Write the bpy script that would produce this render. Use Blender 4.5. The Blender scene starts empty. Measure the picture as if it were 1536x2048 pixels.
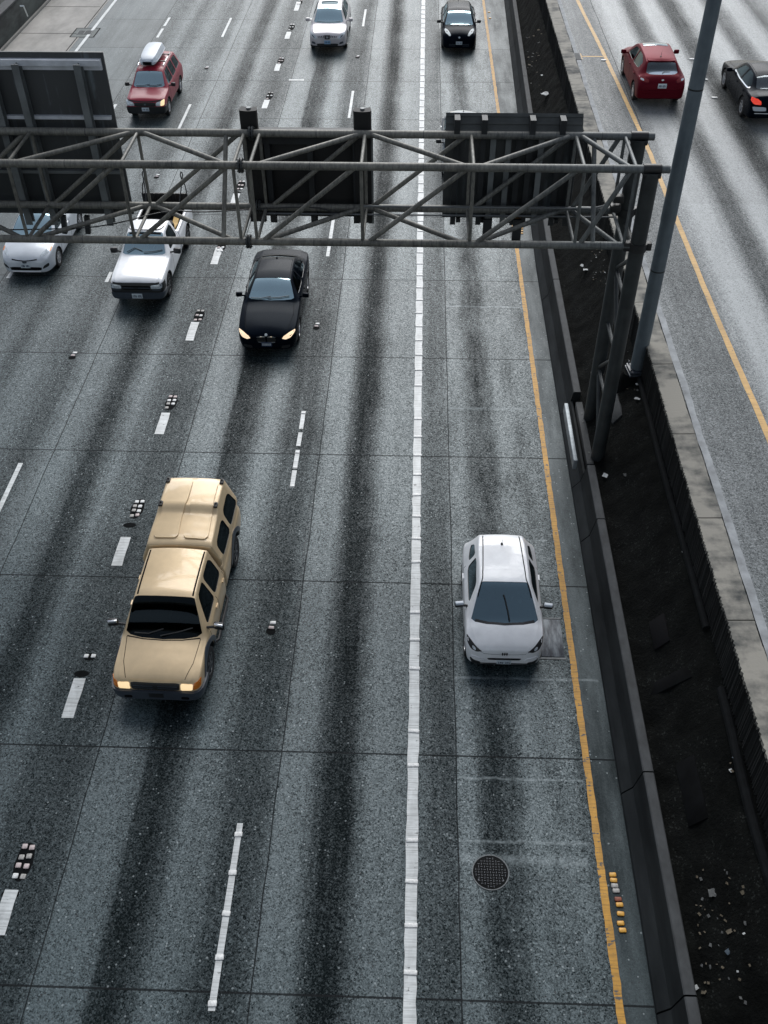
import bpy, bmesh, math, random
import numpy as np
from mathutils import Vector, Matrix
from mathutils.bvhtree import BVHTree
from mathutils import noise as mn
random.seed(7); rng = np.random.RandomState(7)
SC = bpy.context.scene; COL = SC.collection
R_ = math.radians

# ------------------------------------------------------------------ camera
FPX, PITCH, YAW, ROLL, HC = 1938.3, 0.755237, 0.0386042, -0.0071733, 16.572
_cp, _sp, _cy, _sy = math.cos(PITCH), math.sin(PITCH), math.cos(YAW), math.sin(YAW)
cF = Vector((-_sy*_cp, _cy*_cp, -_sp)); cR0 = Vector((_cy, _sy, 0)); cU0 = cR0.cross(cF)
cR = math.cos(ROLL)*cR0 + math.sin(ROLL)*cU0; cU = -math.sin(ROLL)*cR0 + math.cos(ROLL)*cU0
def G(px, py, z=0.0):
    """surveyed photo point -> point of the horizontal plane at height z"""
    d = cF + cR*((px-768)/FPX) - cU*((py-1024)/FPX)
    t = (z-HC)/d.z
    return Vector((0, 0, HC)) + d*t
cam = bpy.data.cameras.new('camera'); co = bpy.data.objects.new('camera', cam); COL.objects.link(co)
cam.sensor_fit = 'VERTICAL'; cam.sensor_height = 36; cam.lens = 36*FPX/2048
cam.clip_end = 2000; cam.clip_start = 0.1
m = Matrix((cR, cU, -cF)).transposed().to_4x4(); m.translation = Vector((0, 0, HC)); co.matrix_world = m
SC.camera = co

# ------------------------------------------------------------------ tags
def tag(o, label=None, cat=None, group=None, kind=None):
    if label: o['label'] = label
    if cat: o['category'] = cat
    if group: o['group'] = group
    if kind: o['kind'] = kind
    return o
def empty(name, loc=(0, 0, 0), rz=0.0):
    o = bpy.data.objects.new(name, None); COL.objects.link(o)
    o.location = loc; o.rotation_euler = (0, 0, rz); o.empty_display_size = .3
    return o
def link(name, me, mats, parent=None, loc=None, rot=None):
    o = bpy.data.objects.new(name, me); COL.objects.link(o)
    for mm in (mats if isinstance(mats, (list, tuple)) else [mats]):
        me.materials.append(mm)
    if parent: o.parent = parent
    if loc is not None: o.location = loc
    if rot is not None: o.rotation_euler = rot
    return o

# ------------------------------------------------------------------ materials
class NT:
    def __init__(s, name):
        s.m = bpy.data.materials.new(name); s.m.use_nodes = True
        s.t = s.m.node_tree; s.t.nodes.clear()
        s.out = s.t.nodes.new('ShaderNodeOutputMaterial')
    def n(s, typ, ins=None, **pr):
        nd = s.t.nodes.new('ShaderNode'+typ)
        for k, v in pr.items(): setattr(nd, k, v)
        for k, v in (ins or {}).items(): s.set(nd, k, v)
        return nd
    def set(s, nd, k, v):
        inp = nd.inputs[k]
        if isinstance(v, bpy.types.NodeSocket): s.t.links.new(v, inp)
        elif isinstance(v, bpy.types.Node): s.t.links.new(v.outputs[0], inp)
        else:
            if hasattr(inp.default_value, '__len__') and len(inp.default_value) == 4 and len(v) == 3: v = (*v, 1)
            inp.default_value = v
    def math(s, op, a, b=0.0, c=0.0, clamp=False):
        nd = s.n('Math', operation=op, use_clamp=clamp)
        for i, v in enumerate((a, b, c)): s.set(nd, i, v)
        return nd.outputs[0]
    def mix(s, f, a, b, mode='MIX'):
        nd = s.n('Mix', data_type='RGBA', blend_type=mode)
        s.set(nd, 0, f); s.set(nd, 6, a); s.set(nd, 7, b)
        return nd.outputs[2]
    def pos(s, scale=(1, 1, 1), obj=False):
        src = s.n('TexCoord').outputs['Object'] if obj else s.n('NewGeometry').outputs['Position']
        return s.n('Mapping', {'Vector': src, 'Scale': scale}).outputs[0]
    def noise(s, vec, sc=1.0, det=2.0, rough=.5):
        return s.n('TexNoise', {'Vector': vec, 'Scale': sc, 'Detail': det, 'Roughness': rough}).outputs[0]
    def vor(s, vec, sc=1.0):
        nd = s.n('TexVoronoi', {'Vector': vec, 'Scale': sc})
        return nd
    def ramp(s, f, stops, interp='LINEAR'):
        nd = s.n('ValToRGB'); nd.color_ramp.interpolation = interp
        e = nd.color_ramp.elements
        while len(e) > 1: e.remove(e[-1])
        for i, (p, c) in enumerate(stops):
            el = e[0] if i == 0 else e.new(p)
            el.position = p
            el.color = (c, c, c, 1) if not hasattr(c, '__len__') else (*c, 1)
        s.set(nd, 0, f)
        return nd.outputs[0]
    def bsdf(s, **k):
        nd = s.n('BsdfPrincipled', {kk.replace('_', ' '): v for kk, v in k.items()})
        s.t.links.new(nd.outputs[0], s.out.inputs[0])
        return nd
    def bump(s, h, st=.3, dist=.01):
        return s.n('Bump', {'Height': h, 'Strength': st, 'Distance': dist}).outputs[0]

def plain(name, col, rough=.5, metal=0., var=.15, scale=6., bump=0., spec=.5, obj=False):
    t = NT(name); v = t.pos(obj=obj)
    n1 = t.noise(v, scale, 4, .6)
    f = t.ramp(n1, [(.3, 1-var), (.7, 1+var)])
    c = t.mix(1.0, col, f, 'MULTIPLY')
    k = dict(Base_Color=c, Roughness=rough, Metallic=metal)
    b = t.bsdf(**k); b.inputs['Specular IOR Level'].default_value = spec
    if bump: t.set(b, 'Normal', t.bump(t.noise(v, scale*8, 3), bump, .01))
    return t.m
def paint(name, col, metal=0., coat=.6, rough=.38, spec=.5, tint=None):
    t = NT(name); v = t.pos(obj=True)
    d = t.noise(v, 2.5, 4, .6); d2 = t.noise(v, 35., 2)
    c = t.mix(1.0, col, t.ramp(d, [(.3, .90), (.7, 1.06)]), 'MULTIPLY')
    r = t.math('MULTIPLY_ADD', d2, .12, rough-.06)
    b = t.bsdf(Base_Color=c, Roughness=r, Metallic=metal, Coat_Weight=coat, Coat_Roughness=.06)
    b.inputs['Specular IOR Level'].default_value = spec
    if tint: b.inputs['IOR'].default_value = 1.28
    if tint: b.inputs['Specular Tint'].default_value = (*tint, 1); b.inputs['Coat Tint'].default_value = (*tint, 1)
    return t.m
def glass(name, tint=(.30, .40, .44), base=.07, gl=(.85, .95, 1.0)):
    t = NT(name)
    fr = t.n('Fresnel', {'IOR': 1.5}); f = t.math('ADD', fr.outputs[0], base, clamp=True)
    a = t.n('BsdfTransparent', {'Color': tint}); g = t.n('BsdfGlossy', {'Color': gl, 'Roughness': .04})
    mx = t.n('MixShader', {0: f, 1: a.outputs[0], 2: g.outputs[0]})
    t.t.links.new(mx.outputs[0], t.out.inputs[0])
    return t.m
def lit(name, col, st):
    t = NT(name)
    t.bsdf(Base_Color=col, Emission_Color=col, Emission_Strength=st, Roughness=.2, Coat_Weight=.5)
    return t.m

M = {}
M['rubber'] = plain('tyre_rubber', (.012, .012, .013), .8, var=.3, scale=20)
M['trim'] = plain('black_trim', (.012, .013, .014), .45, var=.1)
M['seam'] = plain('seam_black', (.005, .005, .006), .8, var=.1, spec=.1)
M['cabin'] = plain('cabin_dark', (.03, .033, .035), .8, var=.2)
M['dash'] = plain('dashboard_grey', (.06, .07, .075), .7, var=.1)
M['dashlight'] = plain('pale_dashboard', (.42, .48, .50), .8, var=.15)
M['seat'] = plain('seat_cloth', (.19, .21, .215), .9, var=.15, scale=15)
M['rim'] = plain('alloy_rim', (.55, .56, .58), .3, .8, var=.1)
M['rimdark'] = plain('steel_rim', (.10, .105, .11), .4, .7, var=.1)
M['chrome'] = plain('chrome', (.75, .77, .8), .15, .9, var=.05)
M['lens'] = plain('headlamp_glass', (.55, .60, .63), .08, .2, var=.35, scale=14, obj=True)
M['amberlens'] = plain('amber_lens', (.75, .22, .03), .1, .1, var=.2, scale=20, obj=True)
M['redlens'] = plain('red_lens', (.16, .01, .012), .1, var=.2, scale=20, obj=True)
M['redlit'] = lit('lit_tail_lamp', (.85, .05, .02), .25)
M['headlit'] = lit('lit_head_lamp', (1., .76, .5), .42)
M['headwarm'] = lit('lit_warm_head_lamp', (1., .74, .42), .42)
M['plate'] = plain('number_plate', (.55, .62, .66), .4, var=.1)
M['platedark'] = plain('plate_letters', (.03, .05, .11), .5, var=.1)
M['glass'] = glass('window_glass')
M['glassteal'] = glass('teal_window_glass', (.40, .52, .56), .22, (.62, .88, 1.))
M['glassdark'] = glass('dark_window_glass', (.05, .07, .075), .0, (.42, .52, .56))
M['glassbright'] = glass('bright_window_glass', (.62, .80, .84), .60, (.66, .88, .94))
M['sticker'] = plain('white_sticker', (.7, .75, .75), .6)

# ------------------------------------------------------------------ mesh builder
class MB:
    def __init__(s): s.b = bmesh.new()
    def box(s, c, size, rot=None, bevel=0., seg=2):
        r = bmesh.ops.create_cube(s.b, size=1.0); vs = r['verts']
        for v in vs: v.co = Vector((v.co.x*size[0], v.co.y*size[1], v.co.z*size[2]))
        if bevel:
            es = list({e for v in vs for e in v.link_edges})
            rr = bmesh.ops.bevel(s.b, geom=es, offset=bevel, segments=seg, affect='EDGES', profile=.5)
            vs = list({v for f in rr['faces'] for v in f.verts} | {v for v in vs if v.is_valid})
        mt = Matrix.Translation(Vector(c)) @ (rot.to_4x4() if rot else Matrix.Identity(4))
        bmesh.ops.transform(s.b, matrix=mt, verts=vs)
        return s
    def tube(s, p0, p1, r, n=12, r1=None):
        p0, p1 = Vector(p0), Vector(p1); d = p1-p0; L = d.length
        q = d.to_track_quat('Z', 'Y').to_matrix().to_4x4()
        mt = Matrix.Translation((p0+p1)/2) @ q
        bmesh.ops.create_cone(s.b, cap_ends=True, segments=n, radius1=r, radius2=r if r1 is None else r1, depth=L, matrix=mt)
        return s
    def path(s, pts, r, n=8):
        pts = [Vector(p) for p in pts]; rings = []
        for i, p in enumerate(pts):
            d = (pts[min(i+1, len(pts)-1)]-pts[max(i-1, 0)]).normalized()
            a = d.cross(Vector((0, 0, 1)))
            if a.length < .05: a = d.cross(Vector((1, 0, 0)))
            a.normalize(); b = d.cross(a)
            rings.append([s.b.verts.new(p+(a*math.cos(t)+b*math.sin(t))*r) for t in [2*math.pi*k/n for k in range(n)]])
        for A, B in zip(rings, rings[1:]):
            for k in range(n): s.b.faces.new((A[k], A[(k+1) % n], B[(k+1) % n], B[k]))
        s.b.faces.new(rings[0]); s.b.faces.new(rings[-1][::-1])
        return s
    def lathe(s, prof, axis='X', c=(0, 0, 0), n=32):
        rings = []
        for (u, r) in prof:
            ring = []
            for k in range(n):
                t = 2*math.pi*k/n
                p = {'X': (u, r*math.cos(t), r*math.sin(t)), 'Z': (r*math.cos(t), r*math.sin(t), u)}[axis]
                ring.append(s.b.verts.new(Vector(p)+Vector(c)))
            rings.append(ring)
        for A, B in zip(rings, rings[1:]):
            for k in range(n): s.b.faces.new((A[k], A[(k+1) % n], B[(k+1) % n], B[k]))
        s.b.faces.new(rings[0]); s.b.faces.new(rings[-1][::-1])
        return s
    def ball(s, c, size, sub=3):
        r = bmesh.ops.create_icosphere(s.b, subdivisions=sub, radius=1.0)
        for v in r['verts']: v.co = Vector((v.co.x*size[0], v.co.y*size[1], v.co.z*size[2]))+Vector(c)
        return s
    def prism(s, poly, y0, y1):
        """poly in x,z extruded along y"""
        a = [s.b.verts.new((x, y0, z)) for x, z in poly]; b = [s.b.verts.new((x, y1, z)) for x, z in poly]
        n = len(poly)
        for k in range(n): s.b.faces.new((a[k], a[(k+1) % n], b[(k+1) % n], b[k]))
        s.b.faces.new(a[::-1]); s.b.faces.new(b)
        return s
    def sheet(s, poly, z):
        s.b.faces.new([s.b.verts.new((x, y, z)) for x, y in poly]); return s
    def mesh(s, smooth=35.):
        bmesh.ops.recalc_face_normals(s.b, faces=s.b.faces)
        me = bpy.data.meshes.new('mesh'); s.b.to_mesh(me); s.b.free()
        if smooth:
            me.shade_smooth(); me.set_sharp_from_angle(angle=R_(smooth))
        return me
    def build(s, name, mat, parent=None, smooth=35., loc=None, rot=None):
        return link(name, s.mesh(smooth), mat, parent, loc, rot)

# ------------------------------------------------------------------ car bodies
def pchip(xs, ys, xq):
    xs = np.array(xs, float); ys = np.array(ys, float); h = np.diff(xs); d = np.diff(ys)/h
    mm = np.zeros_like(ys)
    for i in range(1, len(xs)-1):
        if d[i-1]*d[i] > 0:
            w1 = 2*h[i]+h[i-1]; w2 = h[i]+2*h[i-1]
            mm[i] = (w1+w2)/(w1/d[i-1]+w2/d[i])
    mm[0] = d[0]; mm[-1] = d[-1]
    i = np.clip(np.searchsorted(xs, xq)-1, 0, len(xs)-2); t = (xq-xs[i])/h[i]
    return ((2*t**3-3*t**2+1)*ys[i]+(t**3-2*t**2+t)*h[i]*mm[i]+(-2*t**3+3*t**2)*ys[i+1]+(t**3-t**2)*h[i]*mm[i+1])
def chaikin(p, it=2, closed=False, k=.25):
    p = np.array(p, float)
    for _ in range(it):
        if closed:
            q = np.roll(p, -1, 0); p = np.stack([p*(1-k)+q*k, p*k+q*(1-k)], 1).reshape(-1, p.shape[1])
        else:
            a, b = p[:-1], p[1:]
            p = np.concatenate([p[:1], np.stack([a*(1-k)+b*k, a*k+b*(1-k)], 1).reshape(-1, p.shape[1])[1:-1], p[-1:]])
    return p
def section(w, zl, zs, zt, wt, cr):
    zs = min(zs, zt-cr-.004); wt = min(wt, w*.93)
    S = np.array((w*.955, zs)); T = np.array((wt, zt-cr))
    ct = lambda f: (wt*f, zt-cr*f*f)
    pts = [(0, zl), (w*.45, zl), (w*.86, zl), (w*.955, zl+.03), (w*.985, zl+.12), (w, zl+(zs-zl)*.5), (w*.995, zs-.12), (w*.98, zs-.04), tuple(S),
           tuple(S+(T-S)*.1), tuple(S+(T-S)*.5), tuple(S+(T-S)*.88), tuple(T), ct(.9), ct(.6), ct(.3), (0, zt)]
    return chaikin(pts, 2)
def loft(kn, ny=84, ins=0.):
    kn = np.array(kn, float); y0, y1 = kn[0, 0], kn[-1, 0]
    ys = np.unique(np.round(np.concatenate([np.linspace(y0, y1, ny), np.linspace(y0, y0+.3, 9), np.linspace(y1-.3, y1, 9), kn[:, 0]]), 4))
    par = [pchip(kn[:, 0], kn[:, i], ys) for i in range(1, 7)]
    bm = bmesh.new(); rings = []
    for i, y in enumerate(ys):
        sec = section(*[q[i] for q in par])
        full = [(x, z) for x, z in sec]+[(-x, z) for x, z in sec[-2:0:-1]]
        rings.append([bm.verts.new((x, y, z)) for x, z in full])
    n = len(rings[0])
    for A, B in zip(rings, rings[1:]):
        for k in range(n): bm.faces.new((A[k], A[(k+1) % n], B[(k+1) % n], B[k]))
    bm.faces.new(rings[0]); bm.faces.new(rings[-1][::-1])
    bmesh.ops.recalc_face_normals(bm, faces=bm.faces)
    return bm
VIEWS = {'F': (lambda a, b: Vector((a, -2, b)), Vector((0, 1, 0))), 'R': (lambda a, b: Vector((a, 9, b)), Vector((0, -1, 0))),
         'T': (lambda a, b: Vector((a, b, 4)), Vector((0, 0, -1))), 'B+': (lambda a, b: Vector((3, a, b)), Vector((-1, 0, 0))),
         'B-': (lambda a, b: Vector((-3, a, b)), Vector((1, 0, 0)))}
class Car:
    def __init__(s, name, label, cat, loc, rz, paintmat, group=None):
        s.root = tag(empty(name, loc, rz), label, cat, group); s.paint = paintmat
    def body(s, kn, name='body', wheels=(), cav=None, holes=(), mat=None, zfloor=.5):
        """loft, then cut wheel wells, cabin space and window openings"""
        bm = loft(kn); s.bvh = BVHTree.FromBMesh(bm); s.kn = kn
        me = bpy.data.meshes.new('mesh'); bm.to_mesh(me); s.ref = bm
        o = link(name, me, [mat or s.paint, M['trim'], M['cabin']], s.root)
        cut = []
        for (wy, wz, wr, wx) in wheels:
            for sx in (-1, 1):
                mb = MB(); mb.tube((sx*(wx-.30), wy, wz), (sx*(wx+.4), wy, wz), wr, 40); cut.append((mb.mesh(None), M['trim']))
        if cav:
            k2 = []
            kk = np.array(kn, float)
            for y in np.linspace(cav[0], cav[1], 14):
                p = [float(pchip(kk[:, 0], kk[:, i], np.array([y]))[0]) for i in range(1, 7)]
                zt = p[3]-.05
                k2.append((y, p[0]-.09, zfloor, max(zfloor+.12, min(p[2]-.03, zt-p[5]-.01)), max(zt, zfloor+.22), p[4]-.05, p[5]))
            b2 = loft(k2, 20); mc = bpy.data.meshes.new('mesh'); b2.to_mesh(mc); b2.free(); cut.append((mc, M['cabin']))
        for view, poly, lo, hi in holes:
            mb = MB(); f, d = VIEWS[view]; base = [f(a, b) for a, b in poly]
            ax = max(range(3), key=lambda i: abs(d[i]))
            A, B = [], []
            for p in base:
                q = p.copy(); q[ax] = lo; A.append(mb.b.verts.new(q)); q2 = p.copy(); q2[ax] = hi; B.append(mb.b.verts.new(q2))
            n = len(A)
            for k in range(n): mb.b.faces.new((A[k], A[(k+1) % n], B[(k+1) % n], B[k]))
            mb.b.faces.new(A[::-1]); mb.b.faces.new(B)
            cut.append((mb.mesh(None), M['trim']))
        tmp = []
        for mc, mt in cut:
            mc.materials.append(mt); c = bpy.data.objects.new('cutter', mc); COL.objects.link(c); tmp.append(c)
            md = o.modifiers.new('cut', 'BOOLEAN'); md.object = c; md.operation = 'DIFFERENCE'; md.solver = 'EXACT'
            c.parent = s.root
            try: md.material_mode = 'TRANSFER'
            except Exception: pass
        bpy.context.view_layer.update()
        dg = bpy.context.evaluated_depsgraph_get()
        new = bpy.data.meshes.new_from_object(o.evaluated_get(dg))
        o.modifiers.clear(); o.data = new
        for c in tmp: bpy.data.objects.remove(c)
        new.shade_smooth(); new.set_sharp_from_angle(angle=R_(32))
        s.last = o
        return o
    def hit(s, view, a, b, off):
        f, d = VIEWS[view]; o = f(a, b)
        loc, nor, i, dist = s.bvh.ray_cast(o, d)
        if loc is None:
            loc, nor, i, dist = s.bvh.find_nearest(o+d*3)
        if nor.dot(d) > 0: nor = -nor
        return loc+nor*off, nor
    def patch(s, name, view, poly, mat, off=.005, grid=.06, skirt=.012, parent=None, smooth=60):
        b = bmesh.new()
        f = b.faces.new([b.verts.new((x, y, 0)) for x, y in poly])
        xs = [p[0] for p in poly]; ys = [p[1] for p in poly]
        for ax, lo, hi in ((0, min(xs), max(xs)), (1, min(ys), max(ys))):
            n = int((hi-lo)/grid)
            for k in range(1, n+1):
                c = lo+(hi-lo)*k/(n+1)
                bmesh.ops.bisect_plane(b, geom=b.verts[:]+b.edges[:]+b.faces[:], plane_co=(c if ax == 0 else 0, c if ax else 0, 0), plane_no=(1-ax, ax, 0))
        bmesh.ops.triangulate(b, faces=[f for f in b.faces if len(f.verts) > 4])
        nor = {}
        for v in b.verts:
            p, nn = s.hit(view, v.co.x, v.co.y, off); v.co = p; nor[v] = nn
        if skirt:
            ed = [e for e in b.edges if e.is_boundary]
            # borders are turned down onto the body so the piece has a thickness
            r = bmesh.ops.extrude_edge_only(b, edges=ed)
            nv = [x for x in r['geom'] if isinstance(x, bmesh.types.BMVert)]
            old = {tuple(round(q, 6) for q in v.co): nor[v] for v in nor}
            for v in nv: v.co = v.co-old[tuple(round(q, 6) for q in v.co)]*(skirt+off)
        bmesh.ops.recalc_face_normals(b, faces=b.faces)
        me = bpy.data.meshes.new('mesh'); b.to_mesh(me); b.free()
        me.shade_smooth(); me.set_sharp_from_angle(angle=R_(smooth))
        return link(name, me, mat, parent or s.root)
    def both(s, name, view, poly, mat, **k):
        if view in ('F', 'R', 'T'):
            s.patch(name, view, poly, mat, **k); s.patch(name, view, [(-x, y) for x, y in poly][::-1], mat, **k)
        else:
            s.patch(name, 'B+', poly, mat, **k); s.patch(name, 'B-', poly, mat, **k)
    def strip(s, name, view, pts, w, mat, **k):
        pts = [Vector((a, b)) for a, b in pts]; L, Rr = [], []
        for i, p in enumerate(pts):
            d = (pts[min(i+1, len(pts)-1)]-pts[max(i-1, 0)]).normalized(); n = Vector((-d.y, d.x))*w/2
            L.append(tuple(p+n)); Rr.append(tuple(p-n))
        kk = dict(off=.002, skirt=.004); kk.update(k)
        return s.patch(name, view, L+Rr[::-1], mat, **kk)
    def strips(s, name, view, pts, w, mat, **k):
        s.strip(name, view, pts, w, mat, **k)
        if view in ('F', 'R', 'T'): s.strip(name, view, [(-a, b) for a, b in pts], w, mat, **k)
        elif view == 'B+': s.strip(name, 'B-', pts, w, mat, **k)
    def shell(s, name, planes, mat, off=.008, parent=None):
        b = s.ref.copy()
        for c, n in planes:
            bmesh.ops.bisect_plane(b, geom=b.verts[:]+b.edges[:]+b.faces[:], plane_co=c, plane_no=n, clear_outer=True)
        b.normal_update(); nn = {v: v.normal.copy() for v in b.verts}
        for v in b.verts: v.co = v.co+nn[v]*off
        ed = [e for e in b.edges if e.is_boundary]
        key = {tuple(round(q, 6) for q in v.co): nn[v] for v in nn}
        r = bmesh.ops.extrude_edge_only(b, edges=ed)
        for v in [x for x in r['geom'] if isinstance(x, bmesh.types.BMVert)]:
            v.co = v.co-key[tuple(round(q, 6) for q in v.co)]*(off+.01)
        me = bpy.data.meshes.new('mesh'); b.to_mesh(me); b.free()
        me.shade_smooth(); me.set_sharp_from_angle(angle=R_(40))
        return link(name, me, mat, parent or s.root)
    def wheels(s, W, r, ys, wid=.2, rim='rim', spokes=5, name='wheel'):
        for y in ys:
            for sx in (-1, 1):
                xo = sx*(W-.015); xi = sx*(W-.015-wid)
                mb = MB(); rr = r
                prof = [(xi, rr*.62), (xi, rr*.9), (xi+sx*.02, rr*.985), (xi+sx*.05, rr), (xo-sx*.05, rr), (xo-sx*.02, rr*.985), (xo, rr*.9), (xo-sx*.005, rr*.66), (xo-sx*.05, rr*.62)]
                mb.lathe(prof, 'X', (0, y, r), 36); wh = mb.build(name, M['rubber'], s.root)
                mb = MB()
                mb.lathe([(xo-sx*.06, rr*.64), (xo-sx*.012, rr*.655), (xo-sx*.012, rr*.57), (xo-sx*.05, rr*.55), (xo-sx*.055, .02)], 'X', (0, y, r), 36)
                for k in range(spokes):
                    t = 2*math.pi*k/spokes+.3
                    mb.box((xo-sx*.03, y+math.cos(t)*rr*.32, r+math.sin(t)*rr*.32), (.03, rr*.58, rr*.16), Matrix.Rotation(t, 3, 'X'), .008)
                mb.tube((xo-sx*.05, y, r), (xo-sx*.008, y, r), rr*.15, 16)
                bk = mb.build('rim', M[rim], wh)
    def mirrors(s, x, y, z, mat, size=(.10, .055, .07), house=None):
        for sx in (-1, 1):
            mb = MB(); mb.box((sx*(x+size[0]), y, z), (size[0]*2, size[1]*2, size[2]*2), Matrix.Rotation(sx*-.15, 3, 'Z'), min(size)*.7, 3)
            mb.tube((sx*(x-.22), y, z-.07), (sx*(x+.04), y, z-.03), .028, 8)
            o = mb.build('wing_mirror', mat, s.root)
            if house:
                mb = MB(); mb.box((sx*(x+size[0]), y-.012, z+size[1]*.9), (size[0]*1.8, size[1]*1.7, size[2]*.9), Matrix.Rotation(sx*-.15, 3, 'Z'), .02, 3)
                mb.build('mirror_cap', house, o)
    def plate(s, view, x, z, w=.31, h=.155, mat=None, letters=True, off=.02):
        p = s.patch('number_plate', view, [(x-w/2, z-h/2), (x+w/2, z-h/2), (x+w/2, z+h/2), (x-w/2, z+h/2)], mat or M['plate'], off=off, skirt=.02)
        if letters:
            f, d = VIEWS[view]; y = s.hit(view, x, z, off+.006)[0].y
            mb = MB()
            for k in range(7):
                if k == 3: continue
                cx = x+(k-3)*w*.125
                mb.box((cx, y, z), (w*.03, .006, h*.5)); mb.box((cx+w*.04, y, z+(h*.2 if k % 2 else -h*.2)), (w*.05, .006, h*.1))
                if k % 3: mb.box((cx+w*.055, y, z-h*.02), (w*.025, .006, h*.45))
            mb.build('plate_lettering', M['platedark'], p, None)
    def interior(s, yd, ys, W, zseat=.62, top=1.2, rear=None, wheel_side=1, dash=None, zd=.95):
        """dashboard, steering wheel, front seats, rear bench"""
        mb = MB(); mb.box((0, yd+.24, zd-.17), (W*2-.28, .58, .34), None, .08, 3); mb.box((wheel_side*.36, yd+.12, zd), (.4, .22, .07), None, .03, 2)
        mb.build('dashboard', dash or M['dash'], s.root)
        mb = MB(); c = Vector((wheel_side*.36, yd+.50, zd-.02))
        pts = [c+Matrix.Rotation(-.5, 3, 'X') @ Vector((math.cos(t)*.18, 0, math.sin(t)*.18)) for t in np.linspace(0, 2*math.pi, 21)]
        mb.path(pts, .016, 6); mb.tube(c, c+Vector((0, -.2, -.05)), .05, 8)
        mb.build('steering_wheel', M['seat'], s.root)
        for sx in (-1, 1):
            mb = MB(); mb.box((sx*.36, ys, zseat-.04), (.48, .5, .16), None, .05, 2)
            mb.box((sx*.36, ys+.27, zseat+.25), (.46, .14, .6), Matrix.Rotation(-.2, 3, 'X'), .05, 2)
            mb.box((sx*.36, ys+.36, top-.14), (.26, .09, .17), Matrix.Rotation(-.2, 3, 'X'), .03, 2)
            mb.build('seat', M['seat'], s.root)
        if rear:
            mb = MB(); mb.box((0, rear, zseat-.04), (W*1.45, .45, .16), None, .05, 2); mb.box((0, rear+.27, zseat+.2), (W*1.4, .14, .55), Matrix.Rotation(-.25, 3, 'X'), .05, 2)
            mb.build('rear_bench', M['seat'], s.root)
    def antenna(s, y, h=.2, lean=.12):
        p, n = s.hit('T', 0, y, 0)
        mb = MB(); mb.tube(p-Vector((0, 0, .01)), p+Vector((0, lean, h)), .008, 6, .004); mb.ball(p, (.03, .05, .02), 2)
        mb.build('antenna', M['trim'], s.root)
    def wiper(s, pts, view='T'):
        P = [s.hit(view, a, b, .03)[0] for a, b in pts]
        mb = MB(); mb.path(P, .013, 6); mb.build('wiper', M['trim'], s.root)
def mir(half):
    return list(half)+[(-x, y) for x, y in half[::-1] if abs(x) > 1e-6]
def wsq(xb, yb, xt, yt, bow=.07, tb=.03, k=.12):
    p = [(0, yb-bow), (xb*.55, yb-bow*.7), (xb*.88, yb-bow*.15), (xb, yb+.05), (xb+(xt-xb)*.5, yb+(yt-yb)*.5+.02), (xt, yt-.02), (xt*.9, yt-.004), (xt*.5, yt-tb*.7), (0, yt-tb)]
    return mir(p)
def rnd(poly, k=.2, it=2): return [tuple(p) for p in chaikin(poly, it, True, k)]
EXEC_PARTS = True

# ================================================================== VEHICLES
P_tan = paint('champagne_paint', (.66, .50, .30), .22, .5, .38)
P_white = paint('white_paint', (.82, .835, .85), 0., .5, .3)
P_black = paint('black_paint', (.003, .005, .009), 0., .0, .26, .12, (.45, .62, .80))
P_silverwhite = paint('pearl_white_paint', (.62, .66, .70), .1, .5, .3)
P_red = paint('red_paint', (.27, .020, .040), .0, .10, .36, .3)
P_darkred = paint('dark_red_paint', (.088, .0055, .012), .2, .0, .36, .18, (1, .5, .55))
P_silver = paint('pale_silver_paint', (.56, .535, .545), .2, .5, .3)
P_slate = paint('slate_blue_paint', (.05, .07, .10), .3, .7, .3)
M['bumpergrey'] = plain('grey_bumper', (.045, .055, .07), .35, var=.12)
M['boxgrey'] = plain('roof_box_plastic', (.50, .55, .60), .35, var=.06)
M['gold'] = plain('yellow_wood', (.55, .36, .12), .7)

def both_holes(poly, lo=.35, hi=1.6): return [('B+', poly, lo, hi), ('B-', poly, -hi, -lo)]

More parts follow.
